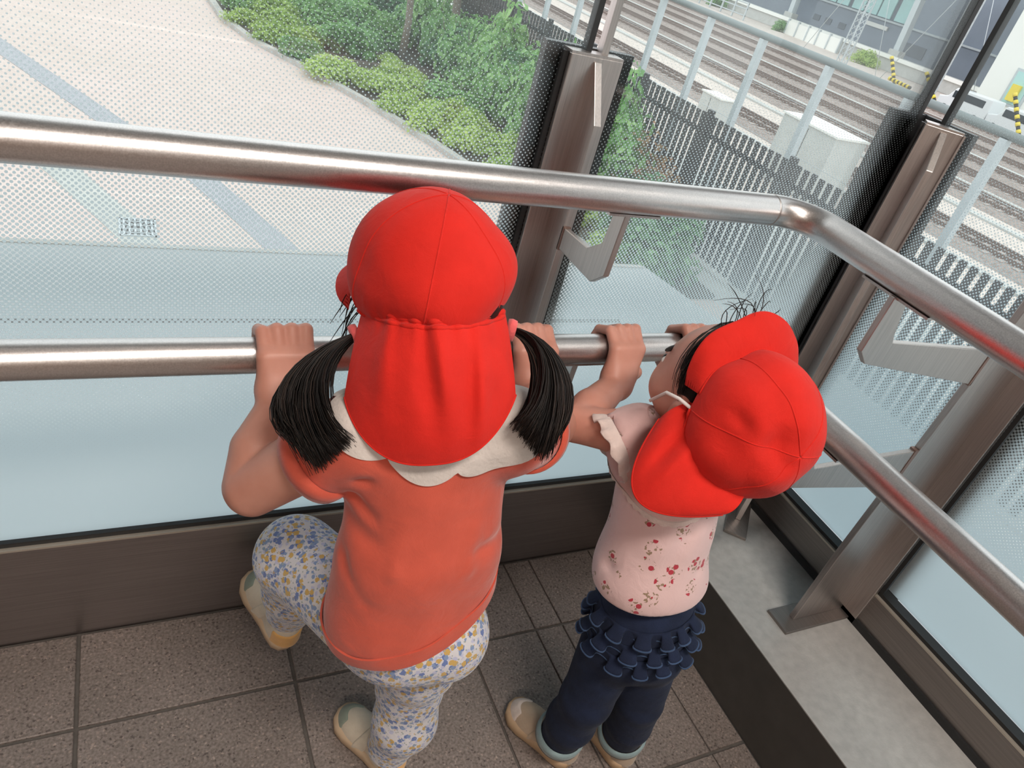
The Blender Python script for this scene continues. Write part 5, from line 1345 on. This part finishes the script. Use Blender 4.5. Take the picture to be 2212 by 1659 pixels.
    def blouse_f(P):
        d = smin(torso(P), sL(P), 0.014); d = smin(d, sR(P), 0.014) + 0.0024*w1(P) + 0.0012*w2(P)
        for a, b, amp, w in CR: d = d + amp*np.exp(-(np.maximum(sd_cap(P, a, b, 0, 0), 0)/w)**2)
        return smax(d, -((P - A3(0.580, 0.455, 0.430)) @ n.astype(np.float32)), 0.006)
    top = soft('blouse', blouse_f, (0.45, 0.36, 0.36), (0.74, 0.60, 0.66), 0.0024, 'berry_print', T)
    for Sx, d, te in (((0.535, 0.528, 0.612), dL, 0.034), ((0.632, 0.487, 0.603), dR, 0.030)):
        Sx = np.array(Sx); d = nrmz(d); x = nrmz(np.cross(d, (0, 0, 1))); y = np.cross(d, x); rows = []
        for k, (t, rr, wv) in enumerate(((te-0.006, 0.0400, 0.0), (te+0.000, 0.0425, 0.0008), (te+0.006, 0.0440, 0.0020), (te+0.011, 0.0450, 0.0034), (te+0.012, 0.0436, 0.0034), (te+0.002, 0.0412, 0.0008))):
            rows.append([Sx + d*(t + 0.0022*math.sin(j*0.9)*(k in (3, 4))) + (x*math.cos(2*math.pi*j/72) + y*math.sin(2*math.pi*j/72))*(rr + wv*math.sin(j*1.4)) for j in range(72)])
        MB().grid(rows + [rows[0]], close=True).build('sleeve_frill', 'lace', top)
    full = lambda P: smin(smin(torso(P), sL(P), 0.014), sR(P), 0.014)
    NT, NR = 120, 14; cc = np.array((0.581, 0.500, 0.603)); G = []
    for j in range(NT):
        th = 2*math.pi*j/NT; back = max(0.0, -math.sin(th))
        d0 = np.array((math.cos(th), math.sin(th)*0.85, 0.75)); d1 = np.array((math.cos(th), math.sin(th)*0.9, -0.05 - 0.34*back**1.2 - 0.40*max(0.0, -math.cos(th))))
        dirs = np.array([nrmz(d0 + (d1-d0)*(i/(NR-1))) for i in range(NR)])
        r_ = ray_out(full, cc, dirs, 0.14, 50)
        G.append([cc + dirs[i]*(r_[i] + 0.0030 + 0.0045*(i/(NR-1))**2) for i in range(NR)])
    G = [[G[j][i] for j in range(NT)] for i in range(NR)]
    G2 = [[cc + (p-cc)*0.955 for p in row] for row in G]
    m = MB().grid(G, close=True); m.grid([G[-1], G2[-1]], close=True); m.grid([G2[0], G[0]], close=True)
    col = m.build('collar', 'pink_plain', top)
    edge = []
    for k in range(4): edge.append([np.array(G[-1][j]) + (np.array(G[-1][j])-np.array(G[-2][j]))*(0.55*k/3) + nrmz(np.array(G[-1][j])-cc)*(0.0012*math.sin(j*2.1)*k/3 + 0.0012) for j in range(NT)])
    e2 = [[cc + (p-cc)*0.985 for p in row] for row in edge]
    MB().grid(edge, close=True).grid([r_[::-1] for r_ in e2], close=True).grid([edge[-1], e2[-1]], close=True).build('lace_edge', 'lace', col)
    # navy trousers with three rows of ruffles
    wl = wobble(29, 8, 30, 80)
    hips = field([('e', (0.587, 0.445, 0.365), (0.068, 0.058, 0.080), 0.03), ('e', (0.612, 0.418, 0.315), (0.040, 0.040, 0.045), 0.03), ('e', (0.566, 0.430, 0.315), (0.040, 0.040, 0.045), 0.03)])
    legs = field([('c', hipL, knL, 0.043, 0.036, 0.006), ('c', knL, (0.560, 0.450, 0.12), 0.036, 0.036, 0.012), ('c', (0.560, 0.450, 0.12), anL, 0.036, 0.032, 0.012), ('c', hipR, knR, 0.043, 0.035, 0.004), ('c', knR, (0.652, 0.425, 0.12), 0.035, 0.035, 0.005), ('c', (0.652, 0.425, 0.12), anR, 0.035, 0.032, 0.005)])
    def tr_f(P):
        d = smin(hips(P), legs(P), 0.012) + 0.0022*wl(P)
        return smax(np.maximum(d, P[:, 2]-0.455), 0.058 - P[:, 2], 0.004)
    tr = soft('navy_trousers', tr_f, (0.49, 0.36, 0.03), (0.72, 0.53, 0.45), 0.0026, 'navy', T)
    hf2 = lambda P: smin(hips(P), legs(P), 0.012)
    nz = nrmz((-0.14, 0.10, 1.0)); e1 = nrmz(np.cross((0, 1, 0), nz)); e2v = np.cross(nz, e1); Mh = np.stack([e1, e2v, nz], 1).astype(np.float32)
    for k, h in enumerate((0.398, 0.374, 0.352)):
        c = np.array((0.587, 0.442, h)); nn = 300; th = np.arange(nn)*2*math.pi/nn; D = (np.cos(th)[:, None]*Mh[:, 0] + np.sin(th)[:, None]*Mh[:, 1]).astype(np.float32)
        rad = ray_out(hf2, c.astype(np.float32), D, 0.14, 60)
        rows = []
        for t in np.linspace(0, 1, 6):
            amp = t**0.9; ph = th*13 + k*1.9 + 0.5*np.sin(th*4+k)
            side = -0.0085*amp*np.sin(ph*2); out = 0.0012 + amp*(0.0085 + 0.0080*np.sin(ph)); dn = -0.014*t - 0.0015*amp*np.sin(ph)
            tang = np.stack([-np.sin(th), np.cos(th)], 1); tv = tang[:, :1]*Mh[:, 0] + tang[:, 1:]*Mh[:, 1]
            rows.append([c + D[i]*(rad[i] + out[i]) + Mh[:, 2]*dn[i] + tv[i]*side[i]*0.6 for i in range(nn)])
        m = MB().grid(rows, close=True)
        ru = m.build('ruffle', 'navy', tr)
        md = ru.modifiers.new('thickness', 'SOLIDIFY'); md.thickness = 0.0012; md.offset = 0
        MB().tube(rows[-1] + [rows[-1][0]], 0.0014, 5).build('ruffle_edge', 'navy_edge', ru)
    for an, dn in ((anL, np.array((0.567, 0.462, 0.060))-np.array((0.560, 0.450, 0.12))), (anR, np.array((0.668, 0.436, 0.060))-np.array((0.650, 0.425, 0.12)))):
        ring_cuff('turned_cuff', np.array(an)-nrmz(dn)*0.020, dn, 0.004, 0.026, 0.0345, 0.0355, 0.0030, 'cuff_teal', tr)
    mats = dict(upper='shoe_tan', sole='sole_tan', toe='shoe_pale', heel='shoe_tan', strap='shoe_tan')
    shoe(T, (0.592, 0.437, 0.001), (0.532, 0.552, 0.001), (0, 0, 1), 0.130, mats, 'tan trainer with a pale toe, turned outwards')
    shoe(T, (0.680, 0.405, 0.001), (0.658, 0.530, 0.001), (0, 0, 1), 0.127, mats, 'tan trainer with a pale toe, nearer the ledge')
child_two()
